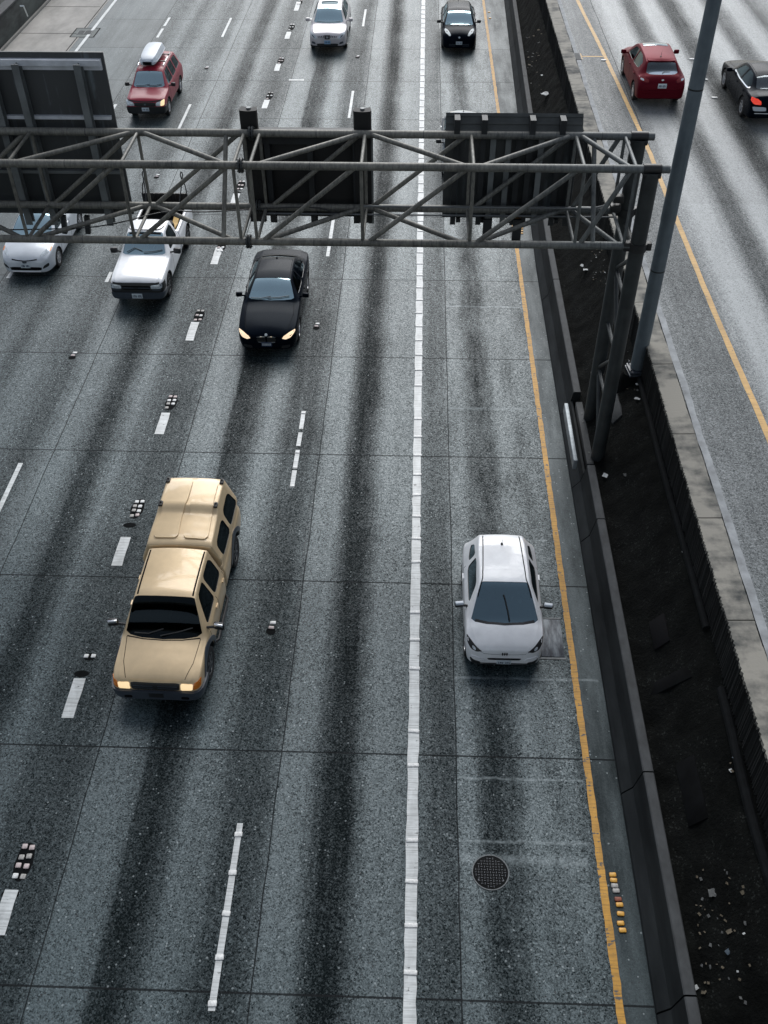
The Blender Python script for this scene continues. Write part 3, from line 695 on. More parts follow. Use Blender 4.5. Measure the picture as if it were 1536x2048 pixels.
# ---------- red compact SUV with a roof box
def red_suv(loc):
    c = Car('suv', 'red compact SUV with a grey roof box and black front bumper', 'suv', loc, 0, P_red)
    W, r = .875, .34
    kn = [(0, .72, .36, .70, .78, .54, .02), (.05, .80, .33, .76, .87, .62, .02), (.2, .845, .31, .84, .945, .68, .03), (.8, .87, .3, .93, 1.03, .71, .04), (1.05, .875, .3, .97, 1.07, .72, .05), (1.12, .875, .3, .98, 1.11, .715, .06),
          (1.62, .875, .3, 1.02, 1.58, .60, .05), (1.9, .875, .3, 1.03, 1.66, .59, .04), (3.6, .875, .3, 1.04, 1.67, .59, .04), (4.1, .87, .33, 1.04, 1.60, .57, .04), (4.25, .86, .36, 1.0, 1.30, .57, .04), (4.36, .80, .42, .9, 1.05, .55, .03)]
    ws = wsq(.69, 1.13, .56, 1.63, .08, .02)
    w1 = rnd([(1.42, 1.07), (1.72, 1.52), (2.3, 1.57), (2.3, 1.07)], .1); w2 = rnd([(2.38, 1.07), (2.38, 1.57), (3.1, 1.57), (3.1, 1.09)], .1); w3 = rnd([(3.2, 1.10), (3.2, 1.56), (3.9, 1.52), (4.0, 1.14)], .12)
    c.body(kn, 'body', [(.82, r, .42, W), (3.44, r, .42, W)], (1.16, 4.0), [('T', ws, 1.0, 3)]+both_holes(w1)+both_holes(w2)+both_holes(w3))
    c.interior(1.22, 2.15, W, .64, 1.4, 2.95, zd=1.0, dash=M['dashlight'])
    c.patch('windshield', 'T', ws, M['glassbright'], off=-.010, skirt=0)
    for w in (w1, w2, w3): c.both('side_window', 'B+', w, M['glassdark'], off=-.012, skirt=0)
    c.shell('bumper', [((0, .40, 0), (0, 1, 0)), ((0, 0, .62), (0, 0, 1)), ((0, 0, .34), (0, 0, -1))], M['trim'], .035)
    c.patch('grille', 'F', rnd([(-.45, .63), (.45, .63), (.47, .79), (-.47, .79)], .1), M['trim'], off=.012)
    c.strip('hood_edge', 'F', [(-.78, .865), (0, .815), (.78, .865)], .04, M['trim'], off=.008)
    c.both('headlight', 'F', rnd([(.46, .65), (.72, .66), (.74, .85), (.50, .80)], .15), M['lens'], off=.012)
    c.patch('turn_signal', 'F', rnd([(.67, .66), (.82, .67), (.82, .86), (.69, .84)], .15), M['headwarm'], off=.018)
    c.patch('turn_signal', 'F', rnd([(-.82, .67), (-.70, .66), (-.72, .84), (-.82, .86)], .15), M['lens'], off=.018)
    mb = MB(); y = c.hit('F', 0, .72, .02)[0].y
    for sx in (-1, 1): mb.box((sx*.022, y, .725), (.012, .01, .07), Matrix.Rotation(sx*.25, 3, 'Y'))
    mb.box((0, y, .72), (.04, .01, .012)); mb.build('badge', M['chrome'], c.root, None)
    c.plate('F', 0, .52, .31, .15, off=.05)
    c.wiper([(-.55, 1.14), (-.2, 1.12), (.05, 1.17)]); c.wiper([(0, 1.12), (.3, 1.13), (.56, 1.2)])
    c.mirrors(.92, 1.40, 1.08, M['trim'], (.10, .055, .08))
    for yy in (1.35, 2.34, 3.15): c.strips('door_seam', 'B+', [(yy, .42), (yy+.02, 1.03)], .012, M['seam'])
    for sx in (-1, 1):
        mb = MB(); mb.path([(sx*.56, 1.95, 1.65), (sx*.56, 2.05, 1.71), (sx*.56, 3.5, 1.72), (sx*.56, 3.6, 1.66)], .022, 8); mb.build('roof_rail', M['chrome'], c.root)
    c.wheels(W, r, (.82, 3.44), .22, 'rim', 5)
    for y in (2.3, 3.2):
        mb = MB(); mb.box((0, y, 1.755), (1.2, .07, .035), None, .01)
        for sx in (-1, 1): mb.box((sx*.55, y, 1.735), (.06, .09, .07), None, .01)
        mb.build('crossbar', M['trim'], c.root)
    # cargo box, carried on the bars
    kb = [(0, .20, 1.82, 1.88, 1.95, .12, .02), (.1, .32, 1.79, 1.90, 2.02, .24, .02), (.5, .40, 1.78, 1.95, 2.11, .32, .03), (1.3, .41, 1.78, 1.97, 2.16, .33, .03), (1.95, .39, 1.78, 1.95, 2.13, .30, .03), (2.15, .27, 1.80, 1.90, 2.02, .17, .02)]
    bm = loft(kb, 40); me = bpy.data.meshes.new('mesh'); bm.to_mesh(me); bm.free(); me.shade_smooth(); me.set_sharp_from_angle(angle=R_(40))
    rt = tag(empty('roof_box', (loc[0]-.06, loc[1]+1.68, 0)), 'pale grey streamlined roof box carried on the red SUV', 'roof box')
    link('lid', me, M['boxgrey'], rt)
    mb = MB(); pts = [(x*1.02, y, 1.885) for x, y in [(-.24, .02), (-.36, .12), (-.405, .5), (-.415, 1.3), (-.395, 1.95), (-.27, 2.15), (.27, 2.15), (.395, 1.95), (.415, 1.3), (.405, .5), (.36, .12), (.24, .02), (-.24, .02)]]
    mb.path(pts, .014, 6); mb.build('box_rim', M['boxgrey'], rt)
red_suv((-11.86, 42.25, 0))

# ---------- pale silver crossover
def crossover(loc):
    c = Car('suv', 'pale silver crossover SUV with slatted chrome grille at the top of the photo', 'suv', loc, 0, P_silver)
    W, r = .94, .37
    kn = [(0, .62, .32, .66, .76, .46, .02), (.05, .74, .29, .72, .83, .56, .02), (.18, .85, .27, .80, .92, .66, .03), (.45, .91, .26, .88, 1.0, .72, .05), (1.0, .94, .25, .97, 1.10, .76, .06), (1.12, .94, .25, .99, 1.16, .755, .07),
          (1.9, .94, .25, 1.03, 1.62, .62, .06), (2.3, .94, .25, 1.05, 1.70, .60, .05), (3.3, .94, .25, 1.08, 1.68, .60, .05), (4.1, .93, .28, 1.10, 1.56, .57, .05), (4.5, .90, .34, 1.05, 1.28, .57, .04), (4.7, .82, .42, .9, 1.05, .55, .03)]
    ws = wsq(.73, 1.14, .58, 1.93, .12, .03)
    w1 = rnd([(1.5, 1.09), (1.98, 1.50), (2.55, 1.57), (2.55, 1.11)], .1); w2 = rnd([(2.63, 1.11), (2.63, 1.57), (3.3, 1.56), (3.9, 1.40), (3.8, 1.18)], .12)
    c.body(kn, 'body', [(.95, r, .44, W), (3.75, r, .44, W)], (1.18, 4.2), [('T', ws, 1.02, 3)]+both_holes(w1)+both_holes(w2))
    c.interior(1.3, 2.4, W, .68, 1.45, 3.3, zd=1.04, dash=M['dashlight'])
    c.patch('windshield', 'T', ws, M['glassbright'], off=-.010, skirt=0)
    for w in (w1, w2): c.both('side_window', 'B+', w, M['glassdark'], off=-.012, skirt=0)
    c.patch('sunroof', 'T', rnd([(-.42, 2.12), (.42, 2.12), (.42, 2.6), (-.42, 2.6)], .08), M['glassdark'], off=.006)
    c.strips('roof_seam', 'T', [(.60, 2.0), (.585, 2.5), (.58, 3.9)], .035, M['trim'])
    c.both('headlight', 'F', rnd([(.52, .66), (.62, .67), (.84, .82), (.88, .90), (.70, .865), (.56, .78)], .15), M['lens'], off=.010)
    c.both('headlight_shade', 'F', rnd([(.60, .70), (.70, .74), (.82, .85), (.70, .80)], .15), M['trim'], off=.016)
    for sx in (-1, 1):
        for k in range(4):
            x = sx*(.20+k*.085); c.patch('grille_slot', 'F', [(x-sx*.022-sx*.02, .74), (x+sx*.022-sx*.02, .74), (x+sx*.022, .82-.01*k), (x-sx*.022, .82-.01*k)][::sx], M['trim'], off=.008)
    c.patch('grille', 'F', rnd([(-.12, .66), (.12, .66), (.15, .83), (-.15, .83)], .05), M['trim'], off=.010)
    p, n = c.hit('F', 0, .745, .012)
    mb = MB(); mb.lathe([(-.005, .062), (.008, .062), (.008, .045), (.004, .044), (.004, .001)], 'Z', n=20); mb.box((0, 0, .01), (.15, .03, .01)); mb.build('badge', M['chrome'], c.root, loc=p, rot=n.to_track_quat('Z', 'Y').to_euler())
    c.both('fog_lamp_recess', 'F', rnd([(.58, .42), (.78, .46), (.78, .55), (.62, .53)], .15), M['bumpergrey'], off=.008)
    c.patch('lower_grille', 'F', rnd([(-.50, .34), (.50, .34), (.55, .46), (-.55, .46)], .12), M['trim'], off=.006)
    c.shell('front_skirt', [((0, .35, 0), (0, 1, 0)), ((0, 0, .36), (0, 0, 1))], M['trim'], .012)
    c.plate('F', 0, .52, .31, .16, plain('blue_plate', (.25, .42, .60), .4))
    c.wiper([(-.6, 1.17), (-.3, 1.07), (.1, 1.05)]); c.wiper([(0, 1.05), (.3, 1.07), (.6, 1.16)])
    c.mirrors(.98, 1.55, 1.12, P_silver, (.11, .06, .08))
    for yy in (1.4, 2.6, 3.5): c.strips('door_seam', 'B+', [(yy, .4), (yy+.02, 1.05)], .012, M['seam'])
    c.wheels(W, r, (.95, 3.75), .23, 'rim', 5)
crossover((-4.63, 51.1, 0))

# ---------- black rounded hatchback, dark grey hatch behind the sign, red hatch on the far carriageway
def hatch(loc, rz, P, label, front, gl='glassbright', rear=False):
    c = Car('hatchback', label, 'hatchback', loc, rz, P)
    W, r = .885, .32
    kn = [(0, .54, .24, .58, .68, .38, .02), (.04, .65, .21, .64, .74, .46, .02), (.15, .77, .2, .72, .83, .56, .03), (.4, .85, .19, .80, .93, .66, .06), (.85, .88, .18, .88, 1.03, .70, .07), (1.0, .885, .18, .90, 1.08, .71, .08),
          (1.75, .885, .18, .95, 1.48, .58, .05), (2.2, .885, .18, .96, 1.54, .565, .05), (3.0, .885, .19, .98, 1.52, .56, .05), (3.6, .88, .21, 1.0, 1.45, .55, .05), (3.98, .87, .25, 1.0, 1.16, .60, .04), (4.2, .86, .28, .92, 1.06, .62, .03), (4.34, .82, .32, .84, .95, .58, .02), (4.4, .74, .36, .76, .86, .5, .02)]
    ws = wsq(.71, 1.02, .55, 1.78, .11, .03)
    w1 = rnd([(1.35, 1.03), (1.86, 1.38), (2.4, 1.43), (2.4, 1.04)], .1); w2 = rnd([(2.48, 1.04), (2.48, 1.43), (3.0, 1.42), (3.45, 1.30), (3.4, 1.10)], .12)
    rw = rnd([(-.58, 1.10), (.58, 1.10), (.50, 1.40), (-.50, 1.40)], .1)
    holes = [('T', ws, .95, 3)]+both_holes(w1)+both_holes(w2)
    if rear: holes.append(('R', rw, 3.3, 5))
    c.body(kn, 'body', [(.88, r, .39, W), (3.52, r, .39, W)], (1.06, 3.8), holes)
    c.interior(1.2, 2.2, W, .54, 1.25, 3.0, zd=.97, dash=M['dashlight'])
    c.patch('windshield', 'T', ws, M[gl], off=-.010, skirt=0)
    for w in (w1, w2): c.both('side_window', 'B+', w, M['glassdark'], off=-.012, skirt=0)
    c.patch('rear_window', 'R', rw, M['glass'], off=(-.01 if rear else .005), skirt=0 if rear else .01)
    c.mirrors(.91, 1.45, 1.05, M['trim'] if P is not P_darkred else P, (.10, .055, .075))
    for yy in (1.3, 2.44, 3.4): c.strips('door_seam', 'B+', [(yy, .3), (yy+.02, .98)], .012, M['seam'])
    for yy in (2.2, 3.2): c.both('door_handle', 'B+', [(yy, .88), (yy+.16, .88), (yy+.16, .91), (yy, .91)], P, off=.03, skirt=.03)
    c.wheels(W, r, (.88, 3.52), .21, 'rim', 5)
    if front:
        c.both('headlight', 'T', rnd([(.40, .10), (.50, .08), (.66, .30), (.74, .62), (.70, .74), (.58, .56)], .15), M['sticker'], off=.012)
        c.both('headlight_reflector', 'T', rnd([(.56, .34), (.63, .36), (.66, .47), (.58, .46)], .2), M['bumpergrey'], off=.018)
        p, n = c.hit('F', 0, .72, .006)
        mb = MB(); mb.lathe([(-.005, .045), (.006, .045), (.006, .03), (.003, .029), (.003, .001)], 'Z', n=18); mb.box((0, 0, .006), (.12, .02, .008)); mb.build('badge', M['lens'], c.root, loc=p, rot=n.to_track_quat('Z', 'Y').to_euler())
        c.plate('F', 0, .47, .31, .14)
        for zz in (.34, .41): c.strip('grille_bar', 'F', [(-.5, zz), (-.18, zz-.01)], .02, M['bumpergrey'], off=.004); c.strip('grille_bar', 'F', [(.18, zz-.01), (.5, zz)], .02, M['bumpergrey'], off=.004)
        c.wiper([(-.6, 1.08), (-.3, .99), (.1, .96)]); c.wiper([(0, .95), (.3, .97), (.6, 1.06)])
    if rear:
        c.patch('sunroof', 'T', rnd([(-.45, 1.84), (.45, 1.84), (.46, 2.3), (-.46, 2.3)], .08), M['glass'], off=.006)
        c.both('tail_light', 'R', rnd([(.50, .90), (.82, .93), (.80, 1.02), (.66, 1.04), (.50, .98)], .12), M['redlens'], off=.010)
        c.both('tail_light_clear', 'R', rnd([(.66, .94), (.78, .95), (.77, .99), (.67, .99)], .2), M['lens'], off=.016)
        c.strip('spoiler', 'R', [(-.50, 1.425), (0, 1.44), (.50, 1.425)], .035, P, off=.03, skirt=.03)
        p, n = c.hit('R', 0, .97, .008); mb = MB(); mb.ball(p, (.05, .012, .035), 2); mb.build('badge', M['chrome'], c.root)
        c.plate('R', 0, .80, .31, .15)
        c.strip('bumper_ledge', 'R', [(-.76, .60), (0, .61), (.76, .60)], .10, P, off=.03, skirt=.03)
        mb = MB(); P_ = [c.hit('R', a, b, .02)[0] for a, b in [(0, 1.13), (-.1, 1.16), (-.3, 1.17)]]; mb.path(P_, .012, 6); mb.build('wiper', M['trim'], c.root)
    c.antenna(3.35, .22, .06)
    return c
hatch((1.93, 51.25, 0), 0, P_black, 'black rounded hatchback with long white headlights nearest the top edge', True)
hatch((1.80, 36.35, 0), 0, P_slate, 'slate blue hatchback mostly hidden behind the right overhead sign', True)
ZR = 2.8
hatch((8.85, 36.70+4.4, ZR), math.pi, P_darkred, 'dark red hatchback with roof antenna driving away on the raised roadway', False, 'glass', True)
c = sedan((12.55, 35.05+4.75, ZR), math.pi, 'black sedan with glowing red tail light at the right edge of the photo', P_black)
c.both('tail_light', 'R', rnd([(.52, .76), (.78, .78), (.86, .86), (.84, .95), (.66, .94), (.55, .88)], .12), M['redlit'], off=.012)
c.both('bumper_reflector', 'R', rnd([(.30, .55), (.75, .55), (.80, .70), (.34, .68)], .12), M['boxgrey'], off=.012)
c.plate('R', 0, .74)
c.strip('bumper_trim', 'R', [(-.7, .47), (0, .46), (.7, .47)], .03, M['chrome'], off=.012)
c.strips('waist_trim', 'B+', [(1.9, .985), (2.7, .972), (3.75, 1.0), (3.85, 1.03)], .03, M['chrome'], off=.012)

# ================================================================== SETTING
def xy(px, py, z=0.): g = G(px, py, z); return (g.x, g.y)
JY0, JS = 6.06, 4.572
def road_material(name, profA, profB, split, x0, x1, dark, light, seams, longs, agg=1.0, smooth_below=None, spec=.85):
    t = NT(name); p = t.pos()
    sep = t.n('SeparateXYZ', {0: p}); X, Y = sep.outputs[0], sep.outputs[1]
    streak = t.noise(t.pos((2.6, .07, 0)), 1.0, 4, .6)
    fine = t.noise(t.pos((9., .5, 0)), 1.0, 3, .6)
    blotch = t.noise(t.pos((.55, .35, 0)), 1.0, 4, .6)
    wob = t.math('MULTIPLY_ADD', blotch, .20, -.10)
    wob = t.math('MULTIPLY_ADD', t.noise(t.pos((1.2, .18, 0)), 1.0, 3), .22, t.math('SUBTRACT', wob, .11))
    xw = t.math('ADD', X, wob)
    f = t.math('DIVIDE', t.math('SUBTRACT', xw, x0), x1-x0)
    nrm = lambda st: [((a-x0)/(x1-x0), v) for a, v in st]
    a = t.ramp(f, nrm(profA)); prof = a
    if profB:
        b = t.ramp(f, nrm(profB)); g = t.math('GREATER_THAN', xw, split)
        prof = t.mix(g, a, b)
    # aggregate: stones of several sizes
    v1 = t.vor(t.pos(), 38.); v2 = t.vor(t.pos(), 18.); v3 = t.vor(t.pos(), 72.)
    r1 = t.n('SeparateColor', {0: v1.outputs['Color']}).outputs[0]; r2 = t.n('SeparateColor', {0: v2.outputs['Color']}).outputs[0]; r3 = t.n('SeparateColor', {0: v3.outputs['Color']}).outputs[1]
    s1 = t.ramp(r1, [(0, -.0), (.30, .35), (.75, .55), (1, 1.)]); s3 = r3
    val = t.math('ADD', t.math('MULTIPLY_ADD', prof, 1.2, -.10), t.math('MULTIPLY_ADD', streak, .30, -.15))
    val = t.math('ADD', val, t.math('MULTIPLY_ADD', fine, .20, -.10))
    val = t.math('ADD', val, t.math('MULTIPLY_ADD', blotch, .30, -.15))
    k = t.math('MULTIPLY_ADD', s1, .85*agg, -.41*agg)
    k = t.math('ADD', k, t.math('MULTIPLY_ADD', s3, .52*agg, -.26*agg))
    if smooth_below is not None:
        k = t.math('MULTIPLY', k, t.math('MULTIPLY_ADD', t.math('GREATER_THAN', X, smooth_below), .75, .25))
    if smooth_below is not None:
        k = t.math('MULTIPLY', k, t.math('MULTIPLY_ADD', t.math('LESS_THAN', xw, 3.52), .8, .2))
        lane = t.math('GREATER_THAN', X, .97)
        dirt = t.math('MULTIPLY_ADD', t.ramp(t.noise(t.pos((1.5, .35, 3)), 1.0, 6, .65), [(.36, 0), (.62, 1)]), .26, -.11)
        val = t.math('ADD', val, t.math('MULTIPLY', dirt, lane))
    val = t.math('ADD', val, t.math('MULTIPLY', k, t.math('MULTIPLY_ADD', val, 1.1, .35, clamp=True)), clamp=True)
    col = t.mix(val, dark, light)
    # pale and dark stones that stand out
    big = t.math('GREATER_THAN', r2, .965); dk = t.math('LESS_THAN', r2, .05)
    near = t.math('LESS_THAN', v2.outputs['Distance'], .33)
    col = t.mix(t.math('MULTIPLY', t.math('MULTIPLY', big, near), .5*agg), col, (.30, .34, .35))
    col = t.mix(t.math('MULTIPLY', t.math('MULTIPLY', dk, near), .8*agg), col, (.012, .014, .015))
    # slabs: slight change of tone from slab to slab, dark joints
    sl = t.math('FLOOR', t.math('DIVIDE', t.math('SUBTRACT', Y, JY0), JS))
    sx = t.math('FLOOR', t.math('DIVIDE', t.math('SUBTRACT', X, .97), 3.55))
    wn = t.n('TexWhiteNoise', {'Vector': t.n('CombineXYZ', {0: sl, 1: sx}).outputs[0]}).outputs[0]
    col = t.mix(1., col, t.ramp(wn, [(0, .86), (1, 1.12)]), 'MULTIPLY')
    fr = t.math('FRACT', t.math('ADD', t.math('DIVIDE', t.math('SUBTRACT', Y, JY0), JS), 100.5))
    dj = t.math('MULTIPLY', t.math('ABSOLUTE', t.math('SUBTRACT', fr, .5)), JS)
    jm = t.math('MULTIPLY', t.math('LESS_THAN', dj, t.math('MULTIPLY_ADD', fine, .014, .011 if smooth_below is not None else -.02)), .85)
    col = t.mix(jm, col, (.012, .013, .014))
    for lx in longs:
        d = t.math('ABSOLUTE', t.math('SUBTRACT', t.math('MULTIPLY_ADD', t.math('SUBTRACT', t.noise(t.pos((0, .5, 0)), 1., 3), .5), .07, X), lx))
        lm = t.math('MULTIPLY', t.math('LESS_THAN', d, .013), .85); jm = t.math('MAXIMUM', jm, lm)
        col = t.mix(lm, col, (.012, .013, .014))
    val = t.math('MULTIPLY', val, t.math('SUBTRACT', 1., jm))
    # pale grout seams across the right hand lane
    for (ya, xa, xb, w) in seams:
        d = t.math('ABSOLUTE', t.math('SUBTRACT', t.math('MULTIPLY_ADD', t.math('SUBTRACT', t.noise(t.pos((2.5, 2.5, 0)), 1., 3), .5), .12, Y), ya))
        mk = t.math('SUBTRACT', 1., t.math('DIVIDE', d, w), clamp=True)
        mk = t.math('MULTIPLY', mk, t.math('MULTIPLY', t.math('GREATER_THAN', X, xa), t.math('LESS_THAN', X, xb)))
        mk = t.math('MULTIPLY', mk, t.math('MULTIPLY_ADD', t.noise(t.pos((6, 6, 0)), 1., 3), 1.6, -.35, clamp=True))
        col = t.mix(t.math('MULTIPLY', mk, .8), col, (.25, .29, .30))
    rough = t.math('MULTIPLY_ADD', val, -.16, .57)
    bs = t.bsdf(Base_Color=col, Roughness=rough)
    bs.inputs['Specular Tint'].default_value = (.88, .96, 1., 1)
    t.set(bs, 'Specular IOR Level', t.math('MULTIPLY_ADD', val, spec, .02, clamp=True))
    t.set(bs, 'Normal', t.bump(t.math('ADD', s1, t.math('MULTIPLY', r3, .5)), .35, .006))
    return t.m
PA = [(-17.9, .50), (-14.2, .46), (-13.3, .36), (-12.7, .52), (-12.1, .34), (-11.4, .54), (-10.6, .36), (-10.2, .36), (-9.7, .62), (-9.1, .55), (-8.65, .2), (-8.3, .22), (-7.85, .56), (-7.3, .34), (-6.9, .30),
      (-6.25, .34), (-6.0, .62), (-5.4, .62), (-5.16, .50), (-5.08, .20), (-4.75, .15), (-4.35, .34), (-4.1, .62), (-3.75, .56), (-3.35, .28), (-2.8, .26)]
PB = [(-3.4, .28), (-2.8, .26), (-2.5, .42), (-2.35, .64), (-1.9, .62), (-1.68, .30), (-1.45, .14), (-1.15, .15), (-.9, .42), (-.7, .62), (-.15, .60), (.13, .50), (.5, .36), (.93, .34), (.99, .60), (1.3, .56), (1.62, .26), (2.05, .25), (2.35, .56), (3.05, .52), (3.4, .42), (3.62, .34), (4.6, .36)]
SEAMS = [(Y_, .99, x_, w_) for Y_, x_, w_ in ((12.55, 4.0, .05), (8.5, 3.3, .14), (8.85, 3.4, .05), (21.9, 3.2, .10), (16.7, 3.3, .04), (10.15, 3.4, .04), (27.3, 3.4, .06), (33.1, 3.4, .06))]
M['road'] = road_material('worn_concrete_road', PA, PB, -3.1, -18., 5., (.0042, .0068, .0076), (.062, .091, .099), SEAMS, (.97, -2.47, -6.1, -9.6, -13.9), 1.0, smooth_below=-13.9)
PR = [(6.2, .55), (6.5, .62), (6.62, .44), (7.3, .40), (7.75, .38), (8.0, .50), (8.5, .85), (9.05, .80), (9.5, .26), (9.9, .28), (10.3, .86), (10.8, .76), (11.2, .22), (11.7, .18), (12.2, .74), (12.8, .84), (13.3, .28), (13.7, .28), (14.2, .80), (14.8, .72), (15.2, .3), (16, .6), (17, .5), (18, .6), (19, .5), (24, .55)]
M['road2'] = road_material('pale_concrete_road', PR, None, 0, 6., 24., (.014, .017, .018), (.235, .252, .257), [], (7.95,), .75, spec=.36)

def sheet(name, polys, mat, z, parent=None):
    mb = MB()
    for p in polys: mb.sheet(p, z)
    o = mb.build(name, mat, parent, None); return o
Q = lambda x0, y0, x1, y1: [(x0, y0), (x1, y0), (x1, y1), (x0, y1)]
tag(sheet('ground', [Q(-900, -900, 900, 1500)], plain('distant_ground', (.05, .055, .055), .9, scale=.1), -.35), kind='structure')
# carriageway with a small thickness
mb = MB(); mb.box((-6.5, 65, -.125), (22.6, 190, .25)); tag(mb.build('road', M['road']), kind='structure')
mb = MB(); mb.box((16.0, 65, ZR-.15), (19.2, 190, .3)); mb.box((16.2, 65, ZR/2-.25), (18.8, 190, ZR-.1)); tag(mb.build('far_road', M['road2']), kind='structure')
M['beige'] = (lambda t: (t.bsdf(Base_Color=t.mix(t.ramp(t.noise(t.pos((.8, .35, 1)), 1., 5, .65), [(.3, 0), (.65, 1)]), (.20, .195, .18), (.36, .345, .32)), Roughness=.8), t.m)[1])(NT('pale_shoulder_concrete'))
mb = MB(); mb.box((-19.6, 65, -.13), (3.58, 190, .27)); tag(mb.build('shoulder', M['beige']), kind='structure')

# ---------------- painted markings
def paint_mat(name, col, chip=.62, rgh=.6, edge=None):
    t = NT(name); n = t.noise(t.pos(), 7., 5, .65); n2 = t.noise(t.pos((2.2, 26, 1)), 1., 3)
    mk = t.ramp(t.math('MULTIPLY_ADD', n2, .35, t.math('MULTIPLY', n, .65)), [(chip, 0), (chip+.05, 1)])
    dirt = t.mix(1., t.ramp(t.noise(t.pos((3, 1, 1)), 1.3, 4, .6), [(.3, .72), (.7, 1.05)]), t.ramp(t.noise(t.pos((1.5, 30, 1)), 1., 4, .7), [(.36, .62), (.54, 1.)]), 'MULTIPLY')
    c = t.mix(mk, t.mix(1., col, dirt, 'MULTIPLY'), (.06, .065, .065))
    t.bsdf(Base_Color=c, Roughness=rgh); return t.m
M['pwhite'] = paint_mat('white_road_paint', (.60, .63, .63), .60, .45)
M['pyellow'] = paint_mat('yellow_road_paint', (.56, .285, .03), .56)
M['pyellow2'] = paint_mat('pale_yellow_road_paint', (.56, .33, .09), .62)
M['button'] = plain('white_marker', (.66, .67, .66), .45, var=.25, scale=25)
M['buttond'] = plain('dirty_marker', (.34, .33, .31), .5, var=.4, scale=25)
M['buttony'] = plain('yellow_marker', (.62, .33, .05), .45, var=.25, scale=25)
M['buttonr'] = plain('rust_marker', (.22, .06, .03), .6, var=.3, scale=25)
M['butpink'] = plain('pinkish_marker', (.46, .39, .38), .5, var=.3, scale=25)
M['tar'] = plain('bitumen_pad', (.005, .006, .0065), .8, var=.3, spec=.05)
ZP = .004
def line_poly(x, w, ya, yb): return Q(x-w/2, ya, x+w/2, yb)
# long white line: ragged edges
def ragged(xs, w, ya, yb, step=.25, amp=.012):
    ys = np.arange(ya, yb, step); L = [(xs(y)-w/2+rng.uniform(-amp, amp), y) for y in ys]; Rr = [(xs(y)+w/2+rng.uniform(-amp, amp), y) for y in ys]
    return [[L[i], Rr[i], Rr[i+1], L[i+1]] for i in range(len(ys)-1)]
tag(sheet('white_lane_line', ragged(lambda y: .13, .21, -5, 110), M['pwhite'], ZP), kind='structure')
tag(sheet('yellow_edge_line', ragged(lambda y: 3.52, .130, -5, 110, .15, .009), M['pyellow'], ZP), kind='structure')
tag(sheet('edge_line', [line_poly(-17.42, .16, -5, 110)], M['pwhite'], .009), kind='structure')
YL = [(xy(px, py, ZR)) for px, py in ((1164, 20), (1200, 92), (1235, 165), (1300, 306), (1335, 395), (1430, 628), (1536, 870))]
_ys = [p[1] for p in YL][::-1]; _xs = [p[0] for p in YL][::-1]
ylx = lambda y: float(np.interp(y, _ys, _xs)) if y < _ys[-1] else _xs[-1]-(y-_ys[-1])*.03
tag(sheet('far_yellow_line', ragged(ylx, .15, 3, 100, .4, .008), M['pyellow2'], ZR+ZP), kind='structure')
# painted T mark by the drain
tg = G(1188, 113, ZR)
tag(sheet('t_mark', [Q(tg.x-.50, tg.y-.05, tg.x+.36, tg.y+.05), Q(tg.x-.72, tg.y-.36, tg.x-.50, tg.y+.36)], M['pyellow2'], ZR+ZP), kind='structure')
# short dashes: wide ones left of the sedan's lane, narrow ones elsewhere
wide = []
for a, b in ((2, 20), (62, 76), (126, 140), (198, 215), (385, 405), (493, 527), (643, 680), (825, 868), (1075, 1133), (1360, 1440), (1788, 1880)):
    x = -6.93 if b > 300 else -6.93-.0
    ya, yb = G(300, b).y, G(300, a).y
    wide += ragged(lambda y: x, .25, ya, yb, (yb-ya)/3.001, .008)
tag(sheet('wide_lane_dashes', wide, M['pwhite'], ZP), kind='structure')
nar = []
for x, w, px, L in ((-3.07, .115, 600, ((18, 52), (181, 235), (428, 512), (822, 858), (865, 892), (900, 938), (941, 975), (1650, 2028))),
                (-10.34, .12, 300, ((35, 73), (208, 258), (545, 565), (931, 1040))), (-13.72, .13, 300, ((35, 52), (57, 75), (209, 238), (541, 560)))):
    for a, b in L:
        ya, yb = G(px, b).y, G(px, a).y
        nar += ragged(lambda y: x, w, ya, yb, (yb-ya)/4.001, .004)
tag(sheet('lane_dashes', nar, M['pwhite'], ZP), kind='structure')

# raised markers, each one a thing
def marker_mesh(sx, sy, h, mat):
    mb = MB(); mb.box((0, 0, h/2-.004), (sx, sy, h+.008), None, min(h*.8, sx*.3), 2); me = mb.mesh(40); me.materials.append(mat); return me
MK = {}
def marker(x, y, z, key, label, group, sx=.10, sy=.10, h=.022):
    k = (key, sx, sy)
    if k not in MK: MK[k] = marker_mesh(sx, sy, h, M[key])
    o = bpy.data.objects.new('road_marker', MK[k]); COL.objects.link(o); o.location = (x, y, z); o.rotation_euler = (0, 0, rng.uniform(-.08, .08))
    return tag(o, label, 'road marker', group)
y = 4.9
while y < 62:
    if rng.rand() > .12: marker(.13+rng.uniform(-.008, .008), y, ZP, 'button', 'white raised marker cemented on the long solid white line', 'markers along the solid white line', .225, .085, .02)
    y += .785
for py in (1668, 1745, 1827, 1915, 2008): marker(-3.07, G(440, py).y, ZP, 'button', 'white raised marker on the long dash at the bottom of the photo', 'markers on the bottom dash', .145, .10, .02)
for py in (826, 905, 935, 972): marker(-3.07, G(590, py).y, ZP, 'button', 'white raised marker on the broken dash right of the gold pickup', 'markers on the broken dash', .12, .07, .018)
